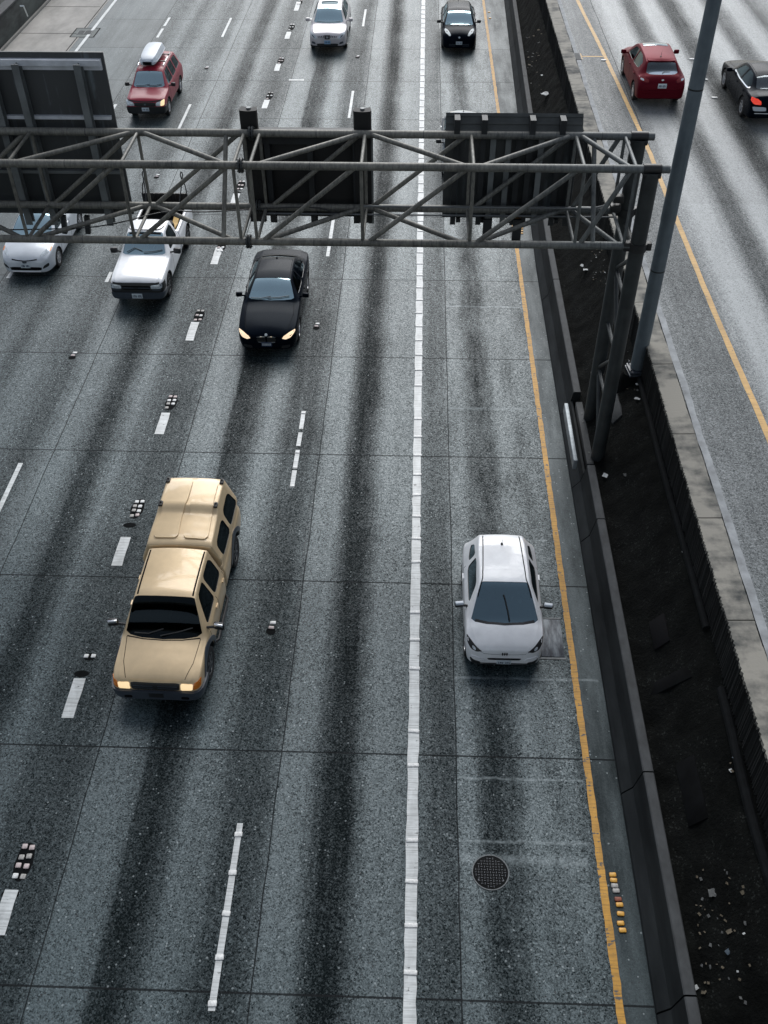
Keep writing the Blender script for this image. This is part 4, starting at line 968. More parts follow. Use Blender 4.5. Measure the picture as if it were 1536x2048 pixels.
CL = [((1702, 1760), 8, 'at the lower left edge of the photo'), ((1308, 1325), 2, 'left of the hood of the gold pickup'), ((1004, 1032), 8, 'left of the camper shell of the gold pickup'), ((793, 815), 7, 'on the lane line above the gold pickup'),
      ((621, 639), 6, 'between the white pickup and the black sedan'), ((487, 500), 6, 'just under the lower gantry chord'), ((362, 376), 6, 'seen through the gantry truss'), ((184, 196), 5, 'right of the red SUV'), ((115, 125), 5, 'upper right of the roof box'), ((48, 58), 5, 'left of the silver crossover'), ((0, 7), 4, 'at the top edge left of the silver crossover')]
pads = []
for (a, b), n, where in CL:
    ya, yb = G(300, b).y, G(300, a).y; rows = (n+1)//2
    k = 0
    for r in range(rows):
        for cx in (0, 1):
            if k >= n: break
            yy = yb-(yb-ya)*(r/(max(1, rows-1)) if rows > 1 else .5)
            key = ['button', 'butpink', 'button', 'buttond', 'butpink'][rng.randint(5)]
            marker(-6.87-.07+cx*.135-.0+rng.uniform(-.012, .012), yy+rng.uniform(-.02, .02), ZP, key, 'small raised marker in the cluster '+where, 'marker cluster '+where)
            k += 1
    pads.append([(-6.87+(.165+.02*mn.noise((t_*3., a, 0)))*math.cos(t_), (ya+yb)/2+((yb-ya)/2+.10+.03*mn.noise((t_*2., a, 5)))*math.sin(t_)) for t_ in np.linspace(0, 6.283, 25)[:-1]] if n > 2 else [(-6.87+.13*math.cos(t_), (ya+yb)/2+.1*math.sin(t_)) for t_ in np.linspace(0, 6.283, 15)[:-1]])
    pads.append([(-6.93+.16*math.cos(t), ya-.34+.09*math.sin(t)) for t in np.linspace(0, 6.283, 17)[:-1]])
for px, py, where in ((150, 706, 'alone below the silver liftback'), (546, 1246, 'alone right of the gold pickup hood'), (635, 648, 'alone right of the black sedan'), (316, 350, 'alone behind the white pickup'), (415, 134, 'alone right of the roof box'), (716, 112, 'alone right of the silver crossover'), (33, 762, 'alone at the left edge under the liftback')):
    g = G(px, py)
    if where.startswith('alone at the left'): continue
    marker(g.x, g.y, ZP, 'button', 'small white raised marker '+where, None, .13, .09)
    marker(g.x-.02, g.y-.14, ZP, 'butpink', 'small pinkish raised marker paired with the one '+where, None, .12, .08)
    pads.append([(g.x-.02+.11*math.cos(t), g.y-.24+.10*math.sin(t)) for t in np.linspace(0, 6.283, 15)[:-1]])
for px, py, key in ((1225, 1750, 'buttony'), (1227, 1761, 'buttony'), (1229, 1772, 'buttond'), (1232, 1782, 'buttond'), (1236, 1799, 'buttonr'), (1239, 1810, 'buttony'), (1241, 1828, 'buttony'), (1241, 1847, 'buttony'), (1245, 1861, 'buttony')):
    g = G(px, py); nm = {'buttony': 'yellow', 'buttond': 'dirty tan', 'buttonr': 'rusty red'}[key]
    marker(g.x, g.y, ZP, key, nm+' raised marker in the row beside the yellow line at lower right', 'marker row at lower right', .125, .085, .026)
for k, py in enumerate((436, 441, 446, 452, 457, 462, 467)):
    for cx in (0, 1):
        if k == 3 and cx: continue
        g = G(1037, py); marker(g.x+cx*.15-.05, g.y, ZP, 'buttony', 'yellow raised marker in the cluster under the right overhead sign', 'marker cluster under the right sign', .13, .09, .024)
for px, py in ((978, 25), (980, 37)):
    g = G(px, py); marker(g.x, g.y, ZP, 'buttony', 'yellow raised marker right of the black rounded hatchback', 'markers right of the black hatchback', .14, .12, .03)
for px, py, nm in ((1410, 160, 'upper white raised marker between the red and black cars'), (1429, 196, 'lower white raised marker beside the black car front wheel'), (1384, 119, 'small white raised marker right of the red hatchback'), (1207, 121, 'white raised marker at the foot of the yellow T mark')):
    g = G(px, py, ZR); marker(g.x, g.y, ZR+ZP, 'button', nm, None, .22, .12, .035)
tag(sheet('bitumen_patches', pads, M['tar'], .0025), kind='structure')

# manhole, steel plate, drains
g = G(981, 1745)
rt = tag(empty('manhole_cover', (g.x, g.y, .003)), 'round dark iron manhole cover in the right lane near the bottom', 'manhole cover')
M['iron'] = plain('cast_iron', (.006, .0065, .007), .7, .2, var=.3, scale=8, spec=.1)
M['ironrim'] = plain('iron_rim', (.11, .12, .125), .6, .3, var=.3, scale=8)
mb = MB(); mb.lathe([(-.02, .335), (.006, .335), (.008, .325), (.006, .315), (-.02, .315)], 'Z', n=48); mb.build('rim', M['ironrim'], rt)
mb = MB(); mb.lathe([(-.02, .312), (.0, .312), (.002, .30), (.002, .002)], 'Z', n=48); lid = mb.build('lid', M['iron'], rt)
mb = MB()
for i in range(-5, 6):
    for j in range(-5, 6):
        if (i*.052)**2+(j*.052)**2 < .27**2:
            mb.box((i*.052, j*.052, .004), (.038, .008, .006) if (i+j) % 2 else (.008, .038, .006))
for sx in (-1, 1): mb.lathe([(.002, .012), (.007, .012), (.007, .001)], 'Z', (sx*.22, -.14, 0), 10)
mb.build('tread_pattern', M['bumpergrey'], lid, None)
a, b = G(1088, 1242), G(1140, 1312)
rt = tag(empty('steel_plate', ((a.x+b.x)/2, (a.y+b.y)/2, .004)), 'dark steel road plate beside the small white hatchback', 'road plate')
t = NT('worn_steel'); nn = t.ramp(t.noise(t.pos((5, 1.2, 1)), 1.4, 5, .65), [(.4, 0), (.62, 1)]); t.bsdf(Base_Color=t.mix(nn, (.012, .016, .024), (.09, .105, .12)), Roughness=.42, Metallic=.4); M['steel'] = t.m
mb = MB(); mb.box((-.30, 0, .004), (.84, 1.05, .012), None, .003); mb.build('plate', M['steel'], rt)
mb = MB(); mb.box((-.30, -.565, .002), (.88, .05, .010)); mb.box((-.30, .56, .002), (.88, .04, .010)); mb.build('frame', M['ironrim'], rt, None)
mb = MB()
for yy in (-.35, 0, .4): mb.lathe([(.008, .03), (.016, .028), (.016, .001)], 'Z', (-.56, yy, 0), 12)
mb.build('bolts', M['iron'], rt)
def drain(gp, sx, sy, label, n=6):
    rt = tag(empty('drain_grate', gp), label, 'drain')
    mb = MB(); mb.box((0, 0, .002), (sx, sy, .006)); mb.build('pit', M['seam'], rt, None)
    mb = MB()
    for k in range(n): mb.box((0, -sy/2+sy*(k+.5)/n, .008), (sx, sy/n*.4, .012))
    for k in (-1, 0, 1): mb.box((k*sx*.47, 0, .009), (sx*.05, sy, .012))
    mb.build('grate', M['ironrim'], rt, None); return rt
drain(G(1149, 113, ZR)+Vector((0, 0, .004)), .52, .8, 'small dark drain grate at the kerb of the raised roadway', 7)
g = G(170, 65); xa, xb, ya, yb = G(141, 74).x, G(186, 74).x, G(170, 74).y, G(170, 57).y
rt = drain(g+Vector((0, 0, .006)), .78, .62, 'dark drain grate set in a framed pad at the far left shoulder', 5)
tag(sheet('drain_pad', [Q(xa, ya, xb, yb)], plain('pad_concrete', (.13, .145, .14), .8), .0055), kind='structure')
fr = [Q(xa-.06, ya-.07, xb+.06, ya), Q(xa-.06, yb, xb+.06, yb+.07), Q(xa-.06, ya, xa, yb), Q(xb, ya, xb+.06, yb)]
fr += [Q(-17.95, -5, -17.90, ya-.07), Q(-17.95, yb+.07, -17.90, 110)]
fr += [Q(-21.2, y0-.03, -18, y0+.03) for y0 in (49.3, 53.9, 58.5)]
tag(sheet('shoulder_joints', fr, M['seam'], .0075), kind='structure')
tag(sheet('transverse_marks', [Q(G(578, 160).x, G(590, 160).y-.08, G(608, 160).x, G(590, 160).y+.08), Q(G(615, 37).x, G(615, 37).y-.08, G(625, 37).x, G(615, 37).y+.08)], M['pwhite'], ZP), kind='structure')

# ---------------- barrier, planted strip, retaining wall
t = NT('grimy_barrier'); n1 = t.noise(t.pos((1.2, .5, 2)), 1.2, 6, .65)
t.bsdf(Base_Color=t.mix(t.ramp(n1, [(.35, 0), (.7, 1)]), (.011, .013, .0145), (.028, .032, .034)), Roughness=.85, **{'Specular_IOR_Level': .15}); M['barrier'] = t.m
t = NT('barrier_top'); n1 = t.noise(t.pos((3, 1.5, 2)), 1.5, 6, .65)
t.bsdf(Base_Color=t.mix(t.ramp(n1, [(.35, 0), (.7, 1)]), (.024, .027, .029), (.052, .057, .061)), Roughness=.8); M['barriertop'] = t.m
bend = lambda y: max(0., (y-30)/30)*.62
rt = tag(empty('median_barrier', (4.2, 5, 0)), 'long grimy concrete median barrier between the yellow line and the planted strip', 'barrier')
def barrier_seg(y0, y1):
    prof = [(4.07, -.05), (4.09, .08), (4.26, .30), (4.355, .83), (4.375, .85), (4.535, .85), (4.555, .83), (4.56, -.05)]
    mb = MB(); rows = []
    for y in np.linspace(y0, y1, max(2, int((y1-y0)/1.5)+1)):
        rows.append([mb.b.verts.new((x+bend(y)-4.2, y-5, z)) for x, z in prof])
    n = len(prof)
    for A, B in zip(rows, rows[1:]):
        for k in range(n):
            f = mb.b.faces.new((A[k], A[(k+1) % n], B[(k+1) % n], B[k]))
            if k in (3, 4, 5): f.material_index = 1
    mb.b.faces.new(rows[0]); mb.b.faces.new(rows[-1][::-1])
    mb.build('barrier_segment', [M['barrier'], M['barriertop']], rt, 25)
ends = [-4, 1.0, 5.93, 9.86, 16.6, 18.55]
for a, b in zip(ends, ends[1:]): barrier_seg(a+.015, b-.015)
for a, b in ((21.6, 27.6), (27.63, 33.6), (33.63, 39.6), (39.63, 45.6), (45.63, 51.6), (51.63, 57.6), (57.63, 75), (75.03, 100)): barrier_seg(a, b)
# widened bay of the barrier round the gantry legs
mb = MB(); mb.prism([(4.07, -.05), (4.09, .08), (4.26, .30), (4.30, .55), (4.36, .55), (4.36, -.05)], 18.56, 21.58); o = mb.build('lowered_section', [M['barrier']], None, 25); o.parent = rt; o.location = (-4.2, -5, 0)
o = MB().box((4.50, 20.1, .42), (.18, 2.6, .5), None, .02).build('gantry_plinth', M['barriertop'], rt); o.location = (-4.2, -5, 0)
# leaning strip of guard rail by the legs
a, b = G(1131, 815, .75), G(1150, 930, .75)
mb = MB()
mb.box((a+b)/2, (.10, (a-b).length, .30), Matrix.Rotation(math.atan2(-(a.x-b.x), a.y-b.y), 3, 'Z'), .015)
tag(mb.build('guard_rail_plate', plain('galvanised', (.22, .25, .27), .5, .3, var=.25)), 'pale grey guard rail plate standing on the barrier beside the gantry legs', 'guard rail')

bedz = lambda x: float(np.interp(x, [4.5, 4.75, 5.1, 5.55, 5.9], [.62, .70, 1.05, 1.70, 1.98]))
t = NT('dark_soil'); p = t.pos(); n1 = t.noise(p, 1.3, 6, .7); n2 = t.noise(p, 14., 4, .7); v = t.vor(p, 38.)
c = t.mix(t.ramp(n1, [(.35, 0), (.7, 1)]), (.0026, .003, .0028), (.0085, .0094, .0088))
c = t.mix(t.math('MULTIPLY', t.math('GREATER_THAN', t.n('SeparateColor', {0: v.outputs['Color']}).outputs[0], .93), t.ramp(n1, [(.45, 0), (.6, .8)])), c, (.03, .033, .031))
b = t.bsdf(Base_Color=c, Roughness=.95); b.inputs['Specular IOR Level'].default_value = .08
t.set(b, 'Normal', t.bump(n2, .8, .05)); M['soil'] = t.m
mb = MB(); rows = []
xsb = np.linspace(4.52, 5.90, 18)
for y in np.arange(-4, 100, .12 if True else 1):
    rows.append([mb.b.verts.new((x+bend(y)*(1-(x-4.52)/1.38), y, bedz(x)+.05*mn.noise((x*2.2, y*2.2, 0))+.045*mn.noise((x*5, y*5, 3))+.02*mn.noise((x*14, y*14, 3)))) for x in xsb])
for A, B in zip(rows, rows[1:]):
    for k in range(len(A)-1): mb.b.faces.new((A[k], A[k+1], B[k+1], B[k]))
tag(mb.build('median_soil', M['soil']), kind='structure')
# wall with a ribbed face, coping stones on top
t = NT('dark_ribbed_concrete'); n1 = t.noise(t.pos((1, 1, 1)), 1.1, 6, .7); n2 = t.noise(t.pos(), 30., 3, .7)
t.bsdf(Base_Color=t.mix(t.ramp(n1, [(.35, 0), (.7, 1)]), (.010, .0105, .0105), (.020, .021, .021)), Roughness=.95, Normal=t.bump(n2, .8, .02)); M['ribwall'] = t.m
WX = 5.88
rt = tag(empty('retaining_wall', (WX, 5, 0)), 'dark ribbed retaining wall with pale stone coping below the raised roadway', 'wall')
mb = MB(); lo, hi = [], []
y = -4.
while y < 100:
    for dy, dx in ((0, .0), (.02, .0), (.03, -.03), (.05, -.034), (.06, .0)):
        x = dx*(1+.5*rng.uniform(-1, 1)); lo.append(mb.b.verts.new((x, y+dy-5, .9))); hi.append(mb.b.verts.new((x, y+dy-5, ZR+.015+.02*rng.rand())))
    y += .07
for k in range(len(lo)-1): mb.b.faces.new((lo[k], lo[k+1], hi[k+1], hi[k]))
lo2 = [mb.b.verts.new((.45, -9, ZR+.01)), mb.b.verts.new((.45, 95, ZR+.01))]
mb.b.faces.new(hi+[lo2[1], lo2[0]])
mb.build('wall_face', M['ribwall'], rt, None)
t = NT('stained_coping'); n1 = t.noise(t.pos((1.0, .8, 1)), 1.1, 5, .65); n2 = t.noise(t.pos((1.2, 3, 1)), 1.4, 4)
v = t.math('MULTIPLY_ADD', n2, .35, t.math('MULTIPLY', n1, .75))
t.bsdf(Base_Color=t.mix(t.ramp(v, [(.41, 0), (.60, 1)]), (.045, .048, .046), (.25, .238, .206)), Roughness=.85, Normal=t.bump(t.noise(t.pos(), 25., 3), .3, .01)); M['coping'] = t.m
edges = sorted([G(1320, py, ZR+.06).y for py in (728, 867, 1034, 1237)]+[G(1150, py, ZR+.06).y for py in (96, 146, 201, 260)])
edges = [edges[0]-6.2, edges[0]-3.1]+edges+[edges[-1]+3.1*k for k in range(1, 8)]
full = []
for a, b in zip(edges, edges[1:]):
    n = max(1, round((b-a)/3.1)); full += [(a+(b-a)*k/n, a+(b-a)*(k+1)/n) for k in range(n)]
for a, b in full:
    x0, x1 = -.015, .47
    mb = MB(); ys = np.linspace(a+.014, b-.014, 60)
    e0 = [x0-.022*(k % 2)+rng.uniform(-.014, .014) for k in range(60)]; e1 = [x1+rng.uniform(-.006, .006)+.03*mn.noise((ys[k]*.9, 0, 5)) for k in range(60)]
    T0 = [mb.b.verts.new((e0[k], ys[k]-5, ZR+.055)) for k in range(60)]; T1 = [mb.b.verts.new((e1[k], ys[k]-5, ZR+.07)) for k in range(60)]
    B0 = [mb.b.verts.new((e0[k], ys[k]-5, ZR-.03)) for k in range(60)]; B1 = [mb.b.verts.new((e1[k], ys[k]-5, ZR-.03)) for k in range(60)]
    for k in range(59):
        mb.b.faces.new((T0[k], T1[k], T1[k+1], T0[k+1])); mb.b.faces.new((B0[k], T0[k], T0[k+1], B0[k+1])); mb.b.faces.new((T1[k], B1[k], B1[k+1], T1[k+1]))
    mb.b.faces.new((T0[0], B0[0], B1[0], T1[0])); mb.b.faces.new((T0[-1], T1[-1], B1[-1], B0[-1]))
    mb.build('coping_stone', M['coping'], rt, None)
# strip of pale cement along the coping
tag(sheet('gutter_strip', ragged(lambda y: WX+.60+.03*mn.noise((y*.6, 0, 0)), .16, -3, 95, .3, .012), plain('pale_gutter', (.25, .265, .275), .8, var=.35, scale=2.5), ZR+.003), kind='structure')
# buried pipe along the wall foot with clamp straps; concrete pads; slabs
rt = tag(empty('drain_pipe', (5.72, 8, 1.55)), 'long dark drain pipe running along the foot of the ribbed wall', 'pipe')
mb = MB(); mb.path([(5.80-5.72+.01*math.sin(y), y-8, bedz(5.78)+.04+.02*math.sin(y*.7)-1.55) for y in np.arange(12.4, 21.5, .6)], .075, 10); mb.path([(5.76-5.72+.03*math.sin(y*1.3), y-8, bedz(5.74)+.02-1.55) for y in np.arange(-2, 11.2, .5)], .09, 10); mb.build('pipe_run', plain('grey_pipe', (.007, .008, .009), .8, var=.4, spec=.1), rt)
for (p0, p1) in (((1378, 1268), (1412, 1252)), ((1385, 1315), (1440, 1294)), ((1390, 1334), (1448, 1322)), ((1392, 1342), (1450, 1330))):
    mb = MB(); a = G(*p0, 1.30); b = G(*p1, 1.66); o_ = Vector((5.72, 8, 1.55)); mb.tube(a-o_+Vector((0, 0, .06)), b-o_+Vector((0, 0, .06)), .022, 8); mb.build('strap', M['bumpergrey'], rt)
M['padconc'] = plain('dark_pad_concrete', (.0045, .005, .0055), .9, var=.5, scale=3, spec=.08)
SL = math.atan2(.80, .85)
for (pa, pb, w, label) in (((1395, 1525), (1372, 1650), .42, 'worn dark concrete slab in the lower part of the planted strip'), ((1315, 1245), (1322, 1300), .40, 'small black access lid in the planted strip beside the pipe straps'), ((1228, 812), (1228, 856), .36, 'grey concrete pad beside the foot of the near gantry leg')):
    a, b = G(*pa, 1.0), G(*pb, 1.0); xm = (a.x+b.x)/2
    xm = min(max(xm, 4.85), 5.45); z = bedz(xm)
    mb = MB(); mb.box((0, 0, 0), (w, abs(a.y-b.y), .10), None, .015)
    mat = M['seam'] if 'black' in label else (M['barriertop'] if 'leg' in label else M['padconc'])
    sl = math.atan2(bedz(xm+.15)-bedz(xm-.15), .3)
    tag(mb.build('concrete_pad', mat, None, 40, (xm, (a.y+b.y)/2, z-.005), (0, -sl, 0)), label, 'slab')
mb = MB(); sl = math.atan2(bedz(5.3)-bedz(4.9), .4)
mb.box((0, 0, 0), (1.15, .32, .10), None, .02)
tag(mb.build('concrete_beam', M['padconc'], None, 40, (5.12, G(1330, 1370, 1.).y, bedz(5.12)-.01), (0, -sl, -.12)), 'dark concrete beam lying across the planted strip', 'beam')
# litter
LM = [plain('litter_white', (.48, .50, .50), .7), plain('litter_grey', (.075, .08, .08), .8), plain('litter_tan', (.09, .075, .05), .8), plain('litter_blue', (.05, .075, .10), .6), plain('litter_red', (.25, .04, .03), .6)]
def scrap(x, y, z, s, mat, label, group=None, name='litter'):
    mb = MB(); bmesh.ops.create_grid(mb.b, x_segments=4, y_segments=4, size=1.)
    el = rng.uniform(.4, 1.1); sd = rng.uniform(0, 50)
    for v in mb.b.verts: v.co = Vector((v.co.x*s, v.co.y*s*el, s*(.35*mn.noise((v.co.x*1.5+sd, v.co.y*1.5, 0))+.25)))
    r = bmesh.ops.extrude_face_region(mb.b, geom=mb.b.faces[:])
    for v in [q for q in r['geom'] if isinstance(q, bmesh.types.BMVert)]: v.co.z -= s*.12
    o = mb.build(name, mat, None, 40, (x, y, z), (rng.uniform(-.3, .3), rng.uniform(-.3, .3), rng.uniform(0, 3)))
    return tag(o, label, 'litter', group)
def on_bed(px, py):
    z = 1.0
    for _ in range(12): g = G(px, py, z); z = .5*z+.5*bedz(min(max(g.x, 4.5), 5.9))
    return g.x, g.y, bedz(min(max(g.x, 4.55), 5.85))
NAMED = [((1276, 772), .07, 0, 'crumpled white paper cup below the lamp post base'), ((1274, 800), .07, 0, 'flat white paper scrap below the lamp post base'), ((1262, 762), .09, 1, 'grey plastic bag just under the lamp post base'), ((1210, 953), .06, 0, 'white paper strip left of two in the dark soil below the gantry leg'), ((1250, 952), .05, 1, 'thin pale paper strip right of two in the dark soil below the gantry leg'),
         ((1091, 190), .20, 0, 'white crumpled bag in the planted strip above the right sign'), ((1173, 542), .10, 0, 'white wrapper right of the lower gantry chord end'), ((1164, 533), .06, 0, 'small white wrapper left of a bigger one by the gantry leg'), ((1472, 1518), .06, 3, 'dull blue cloth scrap in the gutter at right'), ((1455, 1905), .05, 3, 'pale blue crushed bottle at the lower right corner'), ((1458, 1865), .05, 4, 'faded red wrapper near the lower right corner'), ((1424, 1788), .07, 1, 'grey crumpled sheet near the lower right corner'), ((1366, 1105), .03, 0, 'tiny white scrap in the soil beside the pipe'), ((1232, 590), .05, 2, 'tan leaf heap between the gantry legs'), ((1255, 748), .08, 2, 'curled tan wrapper left of the lamp post base')]
for (p, s, k, lb) in NAMED:
    x, y, z = on_bed(*p); scrap(x, y, z+.03, s, LM[k] if k != 4 else LM[2], lb.replace('faded red', 'brown'))
for region, n, where in ((((1180, 1215), (500, 570)), 26, 'between the gantry legs'), (((1390, 1500), (1740, 2010)), 48, 'at the lower right corner'), (((1230, 1290), (700, 790)), 26, 'round the lamp post base'), (((1050, 1085), (60, 190)), 26, 'above the right sign'), (((1460, 1490), (1505, 1545)), 12, 'in the gutter at right')):
    for k in range(n):
        px, py = rng.uniform(*region[0]), rng.uniform(*region[1]); x, y, z = on_bed(px, py)
        if not (4.6+bend(y) < x < 5.84): continue
        scrap(x, y, z+.02, rng.uniform(.012, .034)*(1 if y < 30 else 1.8), LM[[0, 1, 2, 2, 2, 1, 1, 2, 1, 2][rng.randint(10)]], 'scrap of litter among the rubbish '+where, 'rubbish '+where)

# ---------------- left retaining wall at the top left corner
rt = tag(empty('side_wall', (-21.4, 50, 0)), 'stained dark concrete wall along the far left shoulder', 'wall')
t = NT('mossy_wall'); n1 = t.noise(t.pos((.3, .25, .8)), 1.3, 5, .65)
t.bsdf(Base_Color=t.mix(t.ramp(n1, [(.42, 0), (.62, 1)]), (.018, .021, .021), (.065, .078, .074)), Roughness=.9); M['moss'] = t.m
mb = MB(); mb.box((-.2, 10, .62), (.44, 110, 1.36), None, .02); mb.build('wall_panel', M['moss'], rt)
mb = MB(); mb.box((-.17, 10, 1.33), (.56, 110, .09), None, .015); mb.build('wall_cap', M['barriertop'], rt)
mb = MB(); mb.box((-21.18, 60, .015), (.10, 110, .05)); tag(mb.build('gutter', plain('wet_gutter', (.09, .095, .09), .7, var=.4)), kind='structure')
mb = MB(); mb.box((-24.4, 60, .45), (5.6, 110, .9)); tag(mb.build('bank', plain('bank_earth', (.03, .034, .03), .95, var=.5, scale=2)), kind='structure')
rt = tag(empty('handrail', (-22.3, 52, .9)), 'white tubular handrail behind the wall at the top left corner', 'railing')
for k, dx in enumerate((0, .28, .56)):
    mb = MB(); mb.path([(-dx-.3, -12, .55), (-dx-.3, 0, .55), (-dx-.3, 20, .55)], .035, 8); mb.build('rail', M['sticker'], rt)
mb = MB(); g = G(36, 14, 1.45); g2 = G(42, 32, .75); o_ = Vector((-22.3, 52, .9)); mb.path([g-o_+Vector((.12, 0, .05)), g-o_+Vector((.3, 0, .05)), g2-o_+Vector((.35, 0, 0))], .035, 8); mb.build('post', M['sticker'], rt)

# ---------------- lamp post
px0 = G(1277, 735, 2.1); PX, PY = 5.76, px0.y
rt = tag(empty('lamp_post', (PX, PY, 0)), 'tall galvanised lamp post rising from the median beside the ribbed wall', 'lamp post')
t = NT('galvanised_pole'); n1 = t.noise(t.pos((6, 6, .6)), 1.2, 5, .65); n2 = t.noise(t.pos((3, 3, 3)), 1.5, 4)
t.bsdf(Base_Color=t.mix(t.math('MULTIPLY_ADD', n2, .5, t.math('MULTIPLY', n1, .5)), (.045, .060, .072), (.20, .245, .275)), Roughness=.5, Metallic=.35); M['galv'] = t.m
mb = MB(); mb.lathe([(2.12, .182), (4.6, .172), (4.62, .172), (6.2, .165)], 'Z', n=28); mb.build('pole', M['galv'], rt)
mb = MB(); mb.lathe([(6.17, .174), (6.6, .171), (9.2, .156), (14.5, .125)], 'Z', n=28); mb.build('upper_pole', M['galv'], rt)
mb = MB(); mb.lathe([(9.1, .163), (9.13, .163)], 'Z', n=28); mb.lathe([(4.9, .176), (4.93, .176)], 'Z', n=28); mb.build('collar', M['trim'], rt)
mb = MB(); mb.box((0, 0, 2.07), (.46, .46, .06), Matrix.Rotation(.12, 3, 'Z'), .012); mb.box((0, 0, 2.0), (.50, .50, .05), Matrix.Rotation(.12, 3, 'Z'), .012)
for sx in (-1, 1):
    for sy in (-1, 1): mb.tube((sx*.19, sy*.19, 2.0), (sx*.19, sy*.19, 2.17), .018, 8)
mb.build('base_flange', M['bumpergrey'], rt)
mb = MB(); mb.lathe([(.9, .40), (1.72, .33), (1.97, .24)], 'Z', (-.10, 0, 0), 20); mb.build('footing', M['padconc'], rt)
mb = MB(); mb.path([(0, 0, 14.4), (-.3, .0, 14.9), (-1.2, 0, 15.2), (-2.2, 0, 15.25)], .06, 8); arm = mb.build('arm', M['galv'], rt)
mb = MB(); mb.ball((-2.5, 0, 15.22), (.42, .18, .10)); mb.build('lamp_head', M['galv'], rt)

# ================================================================== GANTRY
YN, YF, ZT, ZB = 19.05, 20.68, 8.22, 6.54
t = NT('weathered_tube'); n1 = t.noise(t.pos((.7, .7, .7)), 1., 4, .6); n2 = t.noise(t.pos((12, 4, 4)), 1.6, 5, .7)
v = t.math('MULTIPLY_ADD', n2, .6, t.math('MULTIPLY', n1, .4))
c = t.mix(t.ramp(v, [(.36, 0), (.66, 1)]), (.060, .061, .056), (.25, .244, .212))
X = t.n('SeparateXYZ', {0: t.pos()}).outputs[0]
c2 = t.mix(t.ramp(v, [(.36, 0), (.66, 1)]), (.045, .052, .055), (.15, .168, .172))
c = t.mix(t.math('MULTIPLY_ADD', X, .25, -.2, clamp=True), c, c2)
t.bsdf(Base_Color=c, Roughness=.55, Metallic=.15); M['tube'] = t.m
M['legm'] = plain('dark_leg_steel', (.030, .035, .036), .5, .2, var=.3, scale=3)
gr = tag(empty('sign_gantry', (4.65, (YN+YF)/2, .5)), 'grey tubular steel truss sign gantry spanning the roadway on two legs', 'sign gantry')
O = Vector((4.65, (YN+YF)/2, .5))
def gp(x, y, z): return Vector((x, y, z))-O
def member(name, a, b, r, mat=None, n=14):
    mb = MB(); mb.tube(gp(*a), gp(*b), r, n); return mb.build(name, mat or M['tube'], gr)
XL = -13.1
for (y, z, x1) in ((YN, ZT, 5.05), (YF, ZT, 5.02), (YN, ZB, 4.55), (YF, ZB, 4.55)):
    mb = MB()
    for a, b in ((XL, -3.62), (-3.58, x1)): mb.tube(gp(a, y, z), gp(b, y, z), .082, 18)
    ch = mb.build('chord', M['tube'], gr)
    mb = MB()
    for dx in (-.028, .028): mb.tube(gp(-3.6+dx-.016, y, z), gp(-3.6+dx+.016, y, z), .15, 20)
    for k in range(8): q = 2*math.pi*k/8; mb.tube(gp(-3.67, y+.12*math.cos(q), z+.12*math.sin(q)), gp(-3.53, y+.12*math.cos(q), z+.12*math.sin(q)), .014, 6)
    mb.build('splice_flange', M['legm'], ch)
    for xx in (-11.5, -7.2, -5.0, -2.2, .1, 2.2, 3.9):
        mb = MB(); mb.tube(gp(xx, y, z), gp(xx+.012, y, z), .0845, 18); mb.build('weld', M['legm'], ch)
nodes1 = [-13.05, -10.72, -8.40, -6.07, -3.76]; nodes2 = [-3.42, -1.15, 1.13, 3.36, 4.40]
rv, rd, ry = .036, .052, .042
def brace(a, b, r): member('brace', a, b, r, None, 12)
for nd, s0 in ((nodes1, 0), (nodes2, 0)):
    for x in nd:
        brace((x, YN, ZT), (x, YN, ZB), rv); brace((x, YF, ZT), (x, YF, ZB), rv)
        brace((x, YN, ZT), (x, YF, ZT), rv); brace((x, YN, ZB), (x, YF, ZB), rv)
    for i, (a, b) in enumerate(zip(nd, nd[1:])):
        e = .10
        brace((a+e, YN, ZB), (b-e, YN, ZT), rd); brace((a+e, YF, ZB), (b-e, YF, ZT), rd)
        up = (i % 2 == 0)
        brace((a+e, YN if up else YF, ZT), (b-e, YF if up else YN, ZT), rd)
        brace((a+e, YN if up else YF, ZB), (b-e, YF if up else YN, ZB), rd)
for x in (-4.15, 3.75, -10.3): brace((x, YF, ZT), (x, YN, ZB), .05)
# legs
for y, nm in ((YN, 'near'), (YF, 'far')):
    mb = MB(); mb.tube(gp(4.70, y, .55), gp(4.70, y, ZT-.05), .165, 24); leg = mb.build('leg', M['legm'], gr)
    mb = MB(); mb.tube(gp(4.52, y, ZT), gp(4.88, y, ZT), .105, 18); mb.box(gp(4.70, y-.0, ZT-.09), (.36, .22, .06), None, .01); mb.box(gp(4.70, y-.09, ZT-.10), (.36, .06, .10), None, .01)
    for dx in (-.12, .12): mb.tube(gp(4.70+dx, y-.125, ZT-.1), gp(4.70+dx, y-.105, ZT-.1), .02, 8)
    mb.build('saddle', M['trim'], leg)
    mb = MB(); mb.tube(gp(4.70, y, ZB-.09), gp(4.70, y, ZB+.09), .195, 22); mb.box(gp(4.52, y, ZB), (.26, .16, .2), None, .02); mb.box(gp(4.93, y, ZB), (.12, .14, .17), None, .02)
    mb.build('collar', M['trim'], leg)
    mb = MB()
    for zz in (2.1, 5.1): mb.tube(gp(4.70, y, zz), gp(4.70, y, zz+.015), .169, 22)
    mb.build('weld', M['trim'], leg)
    mb = MB(); mb.box(gp(4.70, y, .57), (.5, .5, .05), None, .01)
    for sx in (-1, 1):
        for sy in (-1, 1): mb.tube(gp(4.70+sx*.19, y+sy*.19, .55), gp(4.70+sx*.19, y+sy*.19, .68), .02, 8)
    mb.build('base_plate', M['legm'], leg)
zz = [.75, 2.3, 3.7, 5.1, 6.3]
